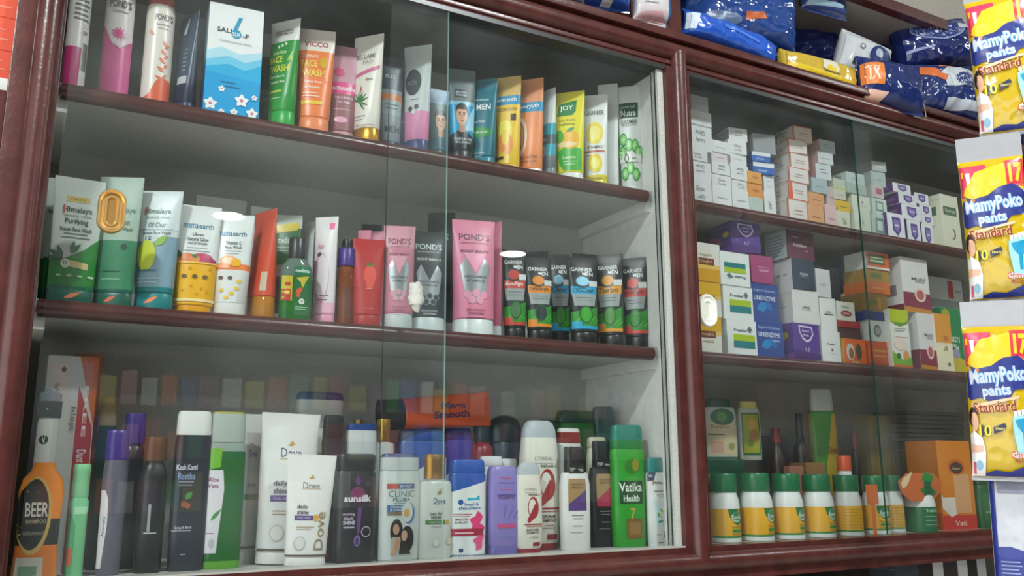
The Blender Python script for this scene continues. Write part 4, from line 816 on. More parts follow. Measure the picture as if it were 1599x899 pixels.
q = [('bottle_body', [(.09,.84,.55,3), (.12,.92,.62,3), (.35,1,.66,3), (.75,.95,.6,3), (.93,.85,.5,3), (.98,.80,.44,3), (1,.7,.36,3)], '#8a7cc0', [T("L'OREAL",0,.86,.8,.028,'#c9506c'), R(-.5,.80,.55,.808,'#5c4a8c'), R(-.4,.725,.4,.732,'#c9607c'), T('DREAM LENGTHS',0,.665,1.15,.03,'#473a78'), T('HYALURON 72H',0,.635,1.0,.026,'#7a2c54'), R(-.55,.295,.55,.345,'#c84a7c'), T('shampoo',0,.32,.8,.022,'#8a7cc0',b=0), T('Moisture',.0,.21,1.0,.06,'#8c9ad0',b=0)]
      +[LF(-.2+.25*i,.38,.9,.07,80-16*i,'#6c6ab0') for i in range(4)]), ('cap', [(0,.84,.55,3), (.01,.88,.58,3), (.09,.86,.56,3)], '#6f66ac', [])]
it('conditioner_bottle', 'lavender bottle standing on its cap', 'bottle', 756, 812, 727, .058, ZB, q, dr=.85)
def lor():
    return [T("L'OREAL",0,.70,1.0,.03,'#8a8a84',b=0), R(-.5,.66,.5,.665,'#a5a59c'), T('REPAIR 5',.25,.64,.9,.022,'#5a4a44'),
            E(.15,.50,.42,.12,'#a3242c'), E(.08,.50,.30,.095,'#e2e0d2'), P([(.28,.54),(.45,.52),(.2,.38),(-.2,.33),(-.35,.36)], '#a3242c'), R(-.55,.31,.85,.322,'#a3242c'), R(-.4,.29,.85,.298,'#c2605c'), T('REPAIR',.1,.255,1.0,.024,'#4a3a38'), T('SHAMPOO',.1,.225,1.0,.022,'#4a3a38'), R(0,.185,.5,.191,'#c06a5c'), R(-.2,.165,.6,.17,'#8a7a70'), R(.1,.08,.7,.12,'#8a242c')]
lp = lambda: [('bottle_body', [(.05,.80,.5,3), (.08,.92,.6,3), (.35,1,.66,3), (.7,.95,.6,3), (.86,.86,.52,3), (.87,.85,.5,3)], '#e2e0d2', lor()), ('domed_top', [(.865,.86,.51,3), (.93,.82,.46,3), (.98,.68,.36,3), (1,.5,.24,3)], 'f:#c5ced2', []), ('base_cap', [(0,.82,.52,3), (.01,.86,.56,3), (.05,.84,.54,3)], '#8a1f28', [])]
it('shampoo_bottle', 'large cream bottle with frosted dome top and red ribbon print', 'bottle', 809, 875, 656, .088, ZB, lp(), dr=.8, group=GB)
it('shampoo_bottle', 'smaller cream bottle with red ribbon print, beside the lavender one', 'bottle', 803, 847, 722, .05, ZB, lp(), dr=.65, group=GB)
it('shampoo_bottle', 'dark bottle top far behind, right of the large cream bottle', 'bottle', 838, 872, 655, .16, ZB, flatbottle('#2a2c30', '#1c1e22', cv=.9))
it('shampoo_bottle', 'bright green bottle with dark green cap, at the back near the right wall', 'bottle', 866, 937, 640, .185, ZB, flatbottle('#2a9a34', '#13503a', cv=.90, sh=.98, capw=1, waist=1), dr=.8)
it('shampoo_bottle', 'dark teal bottle with a sweeping cap, at the back near the right wall', 'bottle', 925, 972, 634, .14, ZB, flatbottle('#1a3a34', '#17403f', cv=.8, sh=.98, capw=1), ry=-3)
it('shampoo_bottle', 'white bottle with a red and white cap, behind the white black-capped one', 'bottle', 868, 910, 668, .125, ZB, flatbottle('#dadbd6', [(.965,'#8a2a26'), (9,'#dfe0dc')], cv=.87, sh=.98, capw=.95, waist=1))
q = lambda b, acc: flatbottle(b, '#17181a', [R(-.6,.735,.6,.82,'#2f2c30' if b != '#1d1e21' else '#1d1e21'), T('TRESemme',0,.775,1.1,.035,'#c5c2ba'), R(-.6,.44,.6,.685,'#a08258'), P([(-.6,.38),(.6,.38),(.6,.58),(-.6,.44)], acc), T('KERATIN',0,.63,.8,.022,'#5c4830'), T('SMOOTH',0,.60,.8,.022,'#5c4830'), R(-.4,.33,.4,.338,'#8a8a88'), R(-.35,.30,.35,.307,'#8a8a88'), R(-.3,.23,.3,.236,'#9a9a98'), R(-.5,.17,.3,.175,'#8a8a88')], cv=.745, sh=.88, capw=.68, waist=1, top=.98, capd=.85)
it('conditioner_bottle', 'white bottle with tall black cap and gold-purple label', 'bottle', 873, 922, 697, .055, ZB, q('#dedfdc', '#5a3f7c'), dr=.9, rz=-10, group=GB)
it('conditioner_bottle', 'black bottle with tall black cap and gold-red label', 'bottle', 918, 964, 688, .08, ZB, q('#1d1e21', '#a8344c'), dr=.85, rz=-10, group=GB)
it('lotion_bottle', 'cream-shouldered bottle top between the two black-capped bottles', 'bottle', 915, 952, 682, .13, ZB, flatbottle('#d6d2bc', '#c9c4a8', cv=.9))
q = flatbottle('#2f9a2c', [(.87,'#1a7a3a'), (9,'#167a6a')], [E(.1,.655,.48,.065,'#3f7f1c'), E(.3,.665,.22,.05,'#8a8a2c'), E(-.1,.65,.2,.05,'#2f7a24'), R(-.68,.35,.72,.535,'#174a24'), T('Vatika',-.03,.485,1.35,.075,'#dfeade'), T('Health',-.0,.395,.95,.05,'#dfeade'), R(-.4,.365,.4,.372,'#8ab090'), T('7',.05,.27,.28,.09,'#c9a04a'), R(-.35,.07,.62,.23,'#7c5a2c'), R(-.2,.10,.5,.2,'#93703c')], cv=.80, sh=1, capw=.99, waist=.99, top=.93)
it('shampoo_bottle', 'bright green bottle with teal and green cap, near the right wall', 'bottle', 951, 1009, 663, .062, ZB, q, dr=.9, rz=-10)
q = flatbottle('#dfe3e0', '#18807c', [P([(-.95,.73),(-.95,.84),(-.1,.83),(-.35,.74)], '#2c3a5c'), T('NEW',-.65,.79,.35,.03,'#cfd6e2'), T('Himalaya',.1,.71,1.05,.045,'#35594f'), P([(-.5,.69),(-.42,.69),(-.40,.745),(-.48,.745)], '#c8423a'), T('Anti-Dandruff',.1,.62,1.05,.028,'#5c6c68'), R(-.1,.575,.7,.582,'#8a9a94'), R(.1,.555,.7,.56,'#8a9a94'), P([(-.4,.54),(.1,.44),(.6,.25),(-.1,.22),(-.25,.34)], '#bfe0e2'), LF(-.1,.38,.6,.3,-60,'#3f9a4a'), LF(.15,.42,.55,.26,-40,'#8ac24a'), LF(-.2,.27,.8,.24,10,'#2f8a5a'), E(.15,.36,.1,.02,'#e6d23c'), T('S',.55,.14,.14,.07,'#2f3a34'), R(-.3,.13,.3,.136,'#b5a05a'), R(-.25,.04,.45,.05,'#6a7670')], cv=.83, sh=.98, capw=.95, waist=1, top=.95)
it('shampoo_bottle', 'white bottle with teal cap and leaf print, last on the bottom shelf', 'bottle', 1008, 1041, 714, .043, ZB, q, dr=.9, rz=-12)
# lying tube (rests on the bottle tops behind)
def lying():
    c = at(681, 643, .135)
    root = empty('hair_tube', c, (math.radians(90), 0, 0))
    k = (c-CAM).dot(FWD)/FOC
    L = 170*k/math.cos(math.radians(26)); H = L; W = 27*k
    body, cap = tube('#d4521c', '#16171a', [T('Mega',.25,.68,.22*1.3,.9*.18,'#3a2466',rot=0)], cv=.2, ca=.86)[0:2]
    mb = MB(); loft(mb, body[1], W, H, W, body[2], [T('Mega',-.32,.64,.46,.24,'#3a2466',rot=90,b=.04), T('Smooth',.2,.62,.46,.34,'#3a2466',rot=90,b=.04)])
    o = mb.build('tube_body', root, smooth=False); weld(o)
    mb = MB(); loft(mb, cap[1], W, H, W, cap[2], []); o = mb.build('cap', root, smooth=False); weld(o)
    # local z (length) -> world x ; local x (width) -> world -z... face (-y) stays towards the viewer
    M = Matrix(((0, 0, 1), (0, 1, 0), (-1, 0, 0))).transposed()
    ax = Vector((1, 0, .085)).normalized(); fr = Vector((0, 1, 0)); wd = fr.cross(ax)
    Mx = Matrix((wd, fr, ax)).transposed()
    root.rotation_euler = Mx.to_euler(); root.location = c - ax*(H/2)
    tag(root, 'orange tube with black cap lying across the bottle tops', 'tube')
lying()

# ================================================================== right cabinet, upper shelf: stacked cartons
def scr(a, b, c='#74787e', rot=0, two=True):
    r = [T(a, 0, .60 if rot == 0 else .42, .75, .20, c, rot=rot, b=.008)]
    if two: r.append(T(b, .05, .30 if rot == 0 else .70, .75, .22, c, rot=rot, b=.008))
    return r
def stack(name, where, Yf, zb, rows, dep=.07, group=None, cat='box'):
    """rows from the bottom up: (xl, xr, ytop, colour, front art, left art, rz, look)"""
    z = zb; n = len(rows)
    ordn = ['lowest', 'second up', 'third up', 'fourth up', 'fifth up', 'sixth up', 'seventh up']
    for i, (xl, xr, yt, col, fa, la, rz, look) in enumerate(rows):
        w = ordn[i] if i < n-1 or n < 2 else 'topmost'
        lab = look+', '+(w+' ' if n > 1 else '')+where
        o, z, W, H = bx(name, lab, cat, xl, xr, yt, Yf+(.002 if i % 2 else 0), z+.0002, dep, col, fa, la, rz=rz, group=group)
    return z
WHC = 'c:#dfe1e2'
GRP = 'stacked medicine cartons on the upper right shelf'
w1 = 'white carton with grey script'
stack('medicine_carton', 'of the stack beside the middle stile', .055, ZT, [
    (1075,1112,277,WHC,scr('Glow','Lady'),[],0,w1), (1075,1111,252,WHC,scr('Lady','Glow',rot=180),[],0,w1), (1074,1105,233,WHC,scr('Glow','Lady'),[],0,w1),
    (1073,1112,196,WHC,scr('Lady','Glow',rot=180),[],0,w1), (1074,1111,173,WHC,[R(-.5,.5,.6,.54,'#a9adb2')],[],0,'plain white carton'), (1079,1106,149,'c:#c9cccf',[R(-.5,.5,.6,.54,'#a9adb2')],[],0,'plain grey-white carton')], group=GRP)
stack('medicine_carton', 'of the second stack from the middle stile', .060, ZT, [
    (1113,1143,293,WHC,[R(-.5,.5,.5,.56,'#a9adb2')],[],0,'white carton'), (1112,1142,273,WHC,scr('Glow','Lady'),[],0,w1), (1112,1140,254,WHC,scr('Lady','Glow',rot=180),[],0,w1),
    (1111,1136,239,'c:#dcd6d8',[R(-.5,.5,.5,.56,'#b88a94')],[],0,'pinkish white carton'), (1112,1139,220,WHC,[R(-.6,.4,.5,.44,'#a9adb2')],[],0,'white carton')], group=GRP)
stack('medicine_carton', 'of the third stack from the middle stile', .060, ZT, [
    (1144,1172,297,WHC,[R(-.5,.5,.5,.56,'#a9adb2')],[],0,'white carton'), (1143,1171,282,WHC,scr('Glow','Lady'),[],0,w1), (1141,1169,258,WHC,scr('Lady','Glow',rot=180),[],0,w1),
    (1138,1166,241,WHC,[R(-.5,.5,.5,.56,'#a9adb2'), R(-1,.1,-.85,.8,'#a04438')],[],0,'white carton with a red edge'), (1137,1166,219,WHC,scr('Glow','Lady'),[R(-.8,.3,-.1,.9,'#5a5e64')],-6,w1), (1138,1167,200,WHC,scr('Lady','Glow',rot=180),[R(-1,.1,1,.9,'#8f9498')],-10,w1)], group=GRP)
stack('medicine_carton', 'of the mixed stack with two orange cartons', .056, ZT, [
    (1172,1192,308,'c:#b9c6c0',[],[],0,'grey-green carton'), (1169,1191,287,'c:#e09448',[T('Glyco',0,.5,.8,.3,'#a85a20',rot=180)],[],0,'orange carton with upside-down print'), (1169,1190,268,'c:#e2a04c',[T('Glyco',0,.5,.8,.3,'#a85a20')],[],0,'orange carton'),
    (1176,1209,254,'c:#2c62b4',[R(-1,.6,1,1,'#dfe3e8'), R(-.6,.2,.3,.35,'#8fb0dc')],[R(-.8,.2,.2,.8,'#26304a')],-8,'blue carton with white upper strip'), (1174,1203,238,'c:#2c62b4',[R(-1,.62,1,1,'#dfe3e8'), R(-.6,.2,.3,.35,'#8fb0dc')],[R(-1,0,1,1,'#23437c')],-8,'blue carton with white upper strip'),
    (1176,1211,209,'c:#8f9396',[],[],-14,'dull grey carton')], group=GRP)
stack('medicine_carton', 'of the pale pair left of the orange-edged stack', .060, ZT, [(1194,1212,300,WHC,[T('Rx',0,.5,.5,.3,'#8a8e94')],[],0,'white carton'), (1193,1209,272,WHC,[R(-.5,.3,.5,.33,'#a9adb2'),R(-.5,.6,.5,.63,'#a9adb2')],[],0,'white carton')], dep=.06, group=GRP)
ed = lambda c='#d9745a': [R(-1,0,-.93,1,c), R(.95,0,1,1,c), R(-1,.95,1,1,c), R(-.5,.35,.5,.38,'#b08a84'), R(-.4,.5,.5,.54,'#b08a84')]
edl = lambda c='#d9745a': [R(.92,0,1,1,c), R(-1,.0,1,.04,c), R(-.5,.3,.3,.36,'#a9a4a4'), R(-.5,.5,.1,.56,'#a9a4a4')]
w2 = 'white carton with orange edges'
stack('medicine_carton', 'of the tall orange-edged stack', .058, ZT, [
    (1231,1261,311,'c:#e2dcd8',ed(),edl(),0,w2), (1232,1261,285,'c:#e2dcd8',[R(-1,0,-.62,1,'#e0562c')]+ed(),edl(),0,'white carton with a broad red-orange edge'), (1232,1263,262,'c:#e2dcd8',ed(),edl(),0,w2),
    (1234,1263,240,'c:#e2dcd8',ed(),edl(),-2,w2), (1231,1260,218,'c:#e6dbd4',ed('#e0623c'),edl('#e0623c'),-8,w2), (1239,1268,198,'c:#ead4c4',ed('#e0623c'),edl('#e0623c'),-6,w2)], dep=.05, group=GRP)
# leaflet lying over the top of that stack
mb = MB(); c0 = at(1248, 212, .08)
pts = []
for i in range(9):
    t = i/8; pts.append((-.05+t*.125, .008*math.sin(t*5)-.004+.018*t*(1-t)))
for (x, z) in pts: mb.v += [(x, -.018, z), (x, .03, z+.002), (x, -.018, z+.0008), (x, .03, z+.0028)]
k = mb.mi('c:#3f9a3a'); 
for i in range(8):
    a = i*4; b = a+4
    for f in ((a,b,b+1,a+1),(a+2,a+3,b+3,b+2),(a,a+2,b+2,b),(a+1,b+1,b+3,a+3)): mb.f.append(f); mb.m.append(k)
o = mb.build('paper_leaflet', None, (c0.x, .10, c0.z), angle=80); tag(o, 'curled green and white leaflet lying behind the orange-edged stack top', 'leaflet')
stack('medicine_carton', 'of the leaning grey stack', .058, ZT, [
    (1262,1287,320,'c:#dfa577',[R(-.5,.4,.5,.46,'#a8704a')],[],0,'peach carton'), (1263,1287,301,'c:#dfa070',[R(-.5,.4,.5,.46,'#a8704a')],[R(-1,0,1,1,'#d8c4b8')],0,'peach carton'), (1268,1292,278,'c:#a9b8bc',[R(-.5,.4,.5,.46,'#8a999e')],[],-4,'blue-grey carton'),
    (1274,1298,256,'c:#cfd4d6',[R(-.5,.4,.5,.46,'#8a999e'),R(-.5,.6,.3,.66,'#8a999e')],[R(-1,0,1,1,'#c49a98')],-4,'white carton with a pink side'), (1277,1301,237,'c:#cfd4d6',[R(-.5,.4,.5,.46,'#8a999e')],[R(-1,0,1,1,'#d0a4a0')],-4,'white carton with a pink side'),
    (1280,1304,219,'c:#bcc6ca',[R(-.5,.4,.5,.46,'#8a999e'),R(-.5,.6,.3,.66,'#8a999e')],[R(-1,0,1,1,'#c49a98')],-4,'blue-white carton with a pink side')], dep=.05, group=GRP)
stack('medicine_carton', 'of the low pinkish stack', .060, ZT, [(1289,1309,320,'c:#dcbcbc',[R(-.5,.4,.5,.46,'#b08a90')],[],0,'pale pink carton'), (1291,1309,292,'c:#c9b4b4',[R(-.5,.4,.5,.46,'#a08488')],[],0,'dusty pink carton')], dep=.05, group=GRP)
stack('medicine_carton', 'of the stack with a bright yellow carton', .058, ZT, [(1309,1328,330,'c:#d9dcc8',[T('Tab',0,.5,.7,.3,'#8a8f7c')],[],0,'cream carton'), (1305,1328,313,'c:#e2bc28',[R(-.5,.4,.5,.46,'#9a7a1c')],[],0,'bright yellow carton'),
    (1303,1321,296,'c:#d0d0c0',[R(-.5,.4,.5,.46,'#9a9a8c')],[],0,'pale cream carton'), (1302,1320,279,'c:#c5cbb8',[R(-1,0,1,.2,'#c9c46a')],[],0,'grey carton with a yellow lower edge')], dep=.05, group=GRP)
stack('medicine_carton', 'of the stack behind the dark pane edge', .056, ZT, [(1335,1360,327,'c:#dbe0cf',[T('A',0,.5,.3,.3,'#a08a90')],[],0,'cream-white carton'), (1331,1359,305,'c:#dbe0cf',[C(.1,.5,.12,'#a08a90'),R(-.4,.25,.5,.28,'#a5a894')],[],0,'taller cream-white carton'),
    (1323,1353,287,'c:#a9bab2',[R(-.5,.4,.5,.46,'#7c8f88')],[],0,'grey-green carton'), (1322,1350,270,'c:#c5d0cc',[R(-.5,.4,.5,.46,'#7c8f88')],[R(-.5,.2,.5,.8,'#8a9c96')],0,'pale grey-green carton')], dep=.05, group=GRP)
sq = [R(-.5,.2,.5,.82,'#6c8f84'), R(-.36,.32,.36,.7,'#c9d6cf')]
stack('medicine_carton', 'of the slim stack by the badge pile', .058, ZT, [(1362,1386,334,'c:#b9cfc4',sq,[],0,'mint carton with a square badge'), (1362,1385,310,'c:#cbd6cf',sq,[],0,'white carton with a square badge'), (1361,1380,290,'c:#c9c0c2',[R(-.3,.3,.7,.8,'#b05a72')],[],0,'grey carton with a pink patch'),
    (1360,1383,268,'c:#aebcbc',[R(-.5,.4,.5,.46,'#7c8f88')],[],-6,'blue-grey carton'), (1361,1384,252,'m:#d5dbdb',[R(-.5,.4,.5,.5,'#f0f2f2')],[],-10,'shiny silver carton')], dep=.05, group=GRP)
pb = [P([(-.45,.85),(.5,.85),(.55,.4),(.1,.15),(-.4,.35)], '#54408c'), P([(-.3,.75),(.38,.75),(.4,.45),(.1,.28),(-.25,.42)], '#8a78b8'), R(-.2,.5,.3,.58,'#d6d0e6')]
pl = [R(-1,0,1,1,'#5c3a7c'), R(-.5,.3,.5,.7,'#8a5c9c')]
GPB = 'white and purple cartons on the upper right shelf'
def pbx(xl, xr, yt, yf, zb, look, la=pl, rz=0): return bx('medicine_carton', look, 'box', xl, xr, yt, yf, zb+.0002, .045, 'c:#e6e6ec', pb, la, rz=rz, group=GPB)[1]
z = pbx(1386,1413,333,.05,ZT,'single white carton with purple badge, at the lower left of the badge pile')
z1 = pbx(1417,1438,344,.056,ZT,'white carton with purple badge, lowest of the middle column')
z1 = pbx(1408,1438,320,.056,z1,'white carton with purple badge and side, second of the middle column')
z1 = pbx(1403,1431,303,.056,z1,'white carton with purple badge and side, third of the middle column')
z1 = pbx(1394,1422,287,.056,z1,'white carton with purple badge and side, on the very top of the pile')
z1 = pbx(1440,1458,350,.062,ZT,'white carton with purple badge, lowest of the right column')
z1 = pbx(1439,1458,337,.062,z1,'white carton with purple badge, second of the right column')
z1 = pbx(1436,1455,320,.062,z1,'white carton with purple badge, third of the right column')
z1 = pbx(1428,1450,302,.062,z1,'white carton with purple badge, topmost of the right column')
bx('medicine_carton', 'short pale green carton at the foot of the badge pile', 'box', 1455, 1468, 357, .066, ZT, .03, 'c:#c9d2c0')
bx('medicine_carton', 'tall cream carton with dark green panel, right end of the upper shelf', 'box', 1471, 1499, 305, .045, ZT, .055, 'c:#e4e2cb', [R(-.75,.62,.7,.78,'#4a6a4a'), T('Syrup',0,.70,1.1,.08,'#d5dcc8'), E(.1,.28,.28,.1,'#6a5a5c'), E(.0,.28,.22,.09,'#e4e2cb'), P([(-1,.9),(-.3,1),(-1,1)], '#f0f0e6')], [R(-.7,.62,.6,.78,'#4a6a4a')])

# ================================================================== right cabinet, middle shelf
GM2 = 'cartons on the middle right shelf'
yel = [R(-1,0,1,.32,'#e0a520'), P([(-1,.32),(1,.32),(1,.42),(-1,.5)], '#ecc566'), R(-.5,.42,.55,.60,'#7a3a1c'), T('Cough-L',0,.51,.9,.10,'#e0c098'), T('TABLETS',0,.68,.8,.06,'#b09468')]
yel2 = [R(-1,.6,1,1,'#e6b42c'), P([(-1,.6),(1,.6),(1,.5),(-1,.46)], '#ecc870'), R(-.5,.42,.55,.60,'#7a3a1c'), T('Cough-L',0,.51,.9,.10,'#e0c098'), T('TABLETS',0,.32,.8,.06,'#b09468')]
stack('lozenge_carton', 'beside the middle stile', .055, ZM, [(1084,1127,493,'c:#e3e0d6',yel2,[],0,'white and yellow carton'), (1081,1126,439,'c:#e3e0d6',yel2,[],0,'white and yellow carton'), (1079,1125,379,'c:#e3e0d6',yel,[],0,'white and golden carton')], dep=.06, group=GM2)
fr = lambda fl=False: ([R(-.6,.22,.85,.42,'#1f7a80'), R(-.6,.42,.85,.60,'#a8c020'), T('Freelax',-.1,.72,.9,.09,'#4a5a58'), R(.45,.66,.6,.84,'#5c6c70'), R(.36,.72,.69,.78,'#5c6c70')] if not fl else
    [R(-.75,.52,.7,.66,'#1f7a80'), R(-.75,.38,.7,.53,'#a8c020'), R(-.75,.62,.7,.68,'#1f7a80'), T('Freelax Pill',.1,.26,1.1,.08,'#4a5a58',rot=180), R(-.5,.2,-.38,.36,'#5c6c70'), R(-.6,.25,-.28,.31,'#5c6c70')])
stack('laxative_carton', 'second column from the middle stile', .052, ZM, [(1136,1182,500,'c:#dde2df',fr(),[],0,'white carton with green and teal bands'), (1130,1176,447,'c:#dde2df',fr(),[],0,'white carton with green and teal bands'), (1125,1171,394,'c:#dde2df',fr(True),[],0,'white carton with upside-down teal band')], dep=.06, group=GM2)
V = [P([(-.55,.95),(.45,.92),(.55,.72),(.3,.55),(0,.50),(-.3,.58),(-.55,.78)], '#d9cbe6'), P([(-.47,.90),(.38,.88),(.46,.73),(.25,.60),(0,.56),(-.25,.63),(-.46,.78)], '#55308c'), T('Cypro-L',-.03,.80,.6,.09,'#e6dcf0'), T('Forte',-.02,.69,.4,.07,'#e6dcf0'),
     P([(-.15,.36),(-.08,.36),(.03,.14),(-.03,.12)], '#b9a8c9'), P([(.14,.38),(.2,.38),(.03,.12),(-.03,.14)], '#b9a8c9'), P([(-1,0),(1,0),(1,.2),(-1,.3)], '#4a2470')]
VL = [P([(-.9,.2),(.2,.35),(-.1,.6),(-.9,.7)], '#b0548c'), E(.55,.62,.25,.09,'#d8b028'), P([(-.9,0),(1,0),(1,.2),(-.9,.2)], '#6a3a9a')]
ztop = Z(0)
zz = bx('vitamin_carton', 'purple and blue carton lying tilted on top of the two left columns', 'box', 1142, 1187, 347, .06, at(1150, 392, .06).z, .075, 'c:#53308a', V, VL, rz=-8, group=None)
b0 = zz[0]
zz = stack('enzyme_carton', 'between the teal-banded and the purple cartons', .058, ZM, [(1179,1224,500,'c:#27448f',[T('Digestive Enzymes',0,.80,1.5,.09,'#9ab0d8'), T('UNIENZYME',0,.62,1.5,.12,'#cfd9ee'), LF(-.6,.3,.9,.5,20,'#1f86c4'), LF(.5,.3,.7,.4,140,'#1f6ab8'), R(.2,.45,.7,.49,'#8fa4d0')],[],0,'blue carton'),
    (1172,1216,443,'c:#27448f',[T('Digestive Enzymes',0,.80,1.5,.09,'#9ab0d8'), T('UNIENZYME',0,.60,1.5,.12,'#cfd9ee'), LF(-.6,.28,.9,.5,20,'#1f86c4'), LF(.5,.28,.7,.4,140,'#1f6ab8')],[],0,'blue carton'),
    (1173,1207,399,'c:#a03a70',[R(-.3,.42,.6,.50,'#c98aaa'), R(-.4,.56,.7,.59,'#c98aaa')],[],0,'magenta carton')], dep=.05, group=GM2)
stack('medicine_carton', 'of the large carton pile in the middle', .056, ZM, [(1239,1280,505,'c:#53308a',V,[E(.2,.68,.35,.1,'#d8b028'),P([(-.9,0),(1,0),(1,.2),(-.9,.2)], '#7a4aa0')],0,'purple carton with pale emblem'),
    (1238,1279,453,'c:#d8d6d4',[T('UPRISE',.0,.48,.6,.08,'#6a6870'), R(-.4,.40,.4,.41,'#a5a3a3')],[T('UPRISE',0,.5,.8,.05,'#9a9898')],0,'large plain white carton'), (1237,1272,405,'c:#223248',[T('Multivit',.05,.52,.7,.10,'#b8c4d0'), R(-.3,.42,.3,.44,'#7c8a9c')],[R(-1,0,1,1,'#d9d7dc'),T('Folic',.3,.5,.5,.08,'#6c6870',rot=90),T('Vita',-.3,.5,.5,.08,'#6c6870',rot=90)],0,'navy and white carton'),
    (1228,1271,361,'c:#5f2440',[T('Multiflow',-.05,.50,.95,.13,'#d9c4cc'), R(-.6,.75,-.1,.78,'#b08a98'), R(.3,.3,.5,.33,'#c9a8b4')],[R(-1,0,1,1,'#aebcc0')]+[R(-.8,.12+.11*i,.7,.16+.11*i,'#7d8c92') for i in range(7)],0,'maroon carton')], dep=.055, group=GM2)
stack('medicine_carton', 'of the narrow white column', .058, ZM, [(1284,1313,517,'c:#dddddd',[T('Freelax',0,.6,.8,.07,'#4a4c50'), R(-.05,.38,.15,.46,'#4a4c50'), R(-.3,.3,.4,.31,'#9a9a9c')],[],0,'white carton'), (1281,1306,465,'c:#dddddd',[R(-.5,.48,.6,.52,'#4a4c50'),R(-.3,.56,.3,.6,'#8a8a8c')],[],0,'white carton'), (1275,1297,420,'c:#c9c9c9',[R(-.5,.45,.4,.47,'#8f8f92'),R(-.5,.40,.2,.42,'#8f8f92')],[],0,'greyish white carton')], dep=.05, group=GM2)
stack('medicine_carton', 'of the column over the orange carton', .060, ZM, [(1316,1353,529,'c:#e86a20',[E(-.35,.5,.35,.32,'#d9d2c4'),E(-.3,.45,.2,.2,'#a85a34'),E(.35,.52,.25,.3,'#5a4a2c'),R(-.3,.1,.3,.16,'#f2c08a'),R(-1,0,-.94,1,'#c9b43a')],[R(-1,0,1,1,'#d8b030')],0,'orange carton with oval print'),
    (1310,1344,512,'c:#4c2c30',[],[],0,'dark brown carton'), (1308,1344,501,'c:#a3242c',[R(.2,.5,.6,.6,'#d86a6a')],[],0,'low red carton'), (1307,1335,471,'c:#dddcd0',[E(0,.38,.6,.16,'#8a3a3c'),E(0,.38,.45,.08,'#c98a84'),T('Tonic',-.1,.72,.9,.12,'#7a7a74')],[],0,'white carton with a red oval')], dep=.05, group=GM2)
bx('medicine_carton', 'pale cream carton behind the red-oval white carton', 'box', 1322, 1350, 460, .112, ZM, .015, 'c:#cfcfae')
bx('medicine_carton', 'dark slate carton with a pale panel, behind the narrow white column', 'box', 1299, 1316, 418, .115, ZM, .05, 'c:#2a3238', [R(-.4,.3,.7,.52,'#8fa4ac')])
bx('medicine_carton', 'narrow dark blue carton standing behind the dark pane edge', 'box', 1321, 1333, 408, .13, ZM, .05, 'c:#27456a', [R(-.2,.2,.1,.8,'#7c94b4')])
bx('medicine_carton', 'narrow red carton standing beside the narrow dark blue carton', 'box', 1335, 1347, 408, .13, ZM, .05, 'c:#9a2a30', [T('Life',0,.5,.5,.5,'#d8a8a4',rot=90)])
stack('medicine_carton', 'of the column right of the dark pane edge', .058, ZM, [(1357,1393,533,'c:#cf5a28',[R(-.6,.4,.5,.46,'#e6a06a'),R(-.6,.6,.5,.66,'#d8a83a'),R(-1,0,1,.14,'#a83a24')],[],0,'orange-red carton'), (1356,1384,500,'c:#c9cdca',[E(0,.5,.4,.3,'#6f7674'),E(0,.5,.25,.18,'#a5aaa8')],[],0,'grey-white carton with round emblem'), (1350,1387,486,'c:#2b3a78',[],[],0,'low navy carton'),
    (1350,1386,458,'c:#8a6a34',[R(-1,.4,.2,.6,'#6a6a34'),R(.1,.2,.4,.8,'#b88a3a')],[],0,'olive-brown carton'), (1352,1390,440,'c:#d8702c',[R(-.5,.4,.4,.5,'#e6b07a')],[],0,'orange carton'), (1352,1388,421,'c:#a88434',[R(-.6,.3,.3,.7,'#6c7a34')],[],0,'olive and yellow carton'), (1353,1388,394,'c:#e0673a',[R(-.85,.3,.6,.85,'#4a6a3c'),R(-.7,.42,.45,.52,'#cfd8b0'),R(-.7,.62,.45,.7,'#cfd8b0'),R(-1,0,1,.14,'#e8dccc')],[R(-1,0,1,1,'#d8d8d0')],0,'orange carton with a green panel')], dep=.055, group=GM2)
bx('baby_product_carton', 'tall white carton with green and yellow top and a child print', 'box', 1392, 1421, 483, .045, ZM, .05, 'c:#e4e4dc', [R(-1,.78,1,1,'#b9c82c'), P([(-1,.78),(1,.78),(1,.86),(0,.70)], '#7fae34'), T('Baby',-.1,.74,.9,.05,'#5a7a5a'), R(-.6,.66,.6,.675,'#9aa89a'), R(-.6,.62,.4,.635,'#9aa89a'), R(-.6,.52,.7,.53,'#d89a98'), P([(-1,0),(1,0),(1,.2),(0,.14),(-1,.28)], '#7fb83c'), E(.4,.22,.3,.08,'#e8a05a'), E(-.4,.20,.22,.05,'#3a6a3c'), R(-1,0,1,.05,'#e06a3c'), E(-.1,.4,.7,.1,'#ecdccc')], rz=-2)
bx('medicine_carton', 'thin blue carton squeezed between the child-print and the maroon-white cartons', 'box', 1419, 1430, 522, .075, ZM, .05, 'c:#4f9ac4', [R(-1,.4,1,.44,'#d8e6ee')])
mz = [R(-1,0,1,.36,'#8a2c44'), E(.25,.33,.42,.13,'#e6d0c4'), E(.25,.33,.28,.09,'#c0605c'), T('Multi',.2,.62,1.0,.06,'#8a868c'), T('syrup',.3,.56,.7,.04,'#8a868c'), P([(-1,0),(1,0),(1,.07),(-1,.1)], '#c9862c')]
z = stack('tonic_carton', 'of the maroon-footed pair', .052, ZM, [(1435,1461,489,'c:#dedad8',mz,[R(-1,0,1,.36,'#7a2c3c')],0,'tall white carton'), (1409,1451,403,'c:#e0dedc',mz,[R(-.7,.3,.4,.5,'#8a8688'),R(-1,0,1,.14,'#7a2c3c')],0,'larger white carton')] , dep=.05)
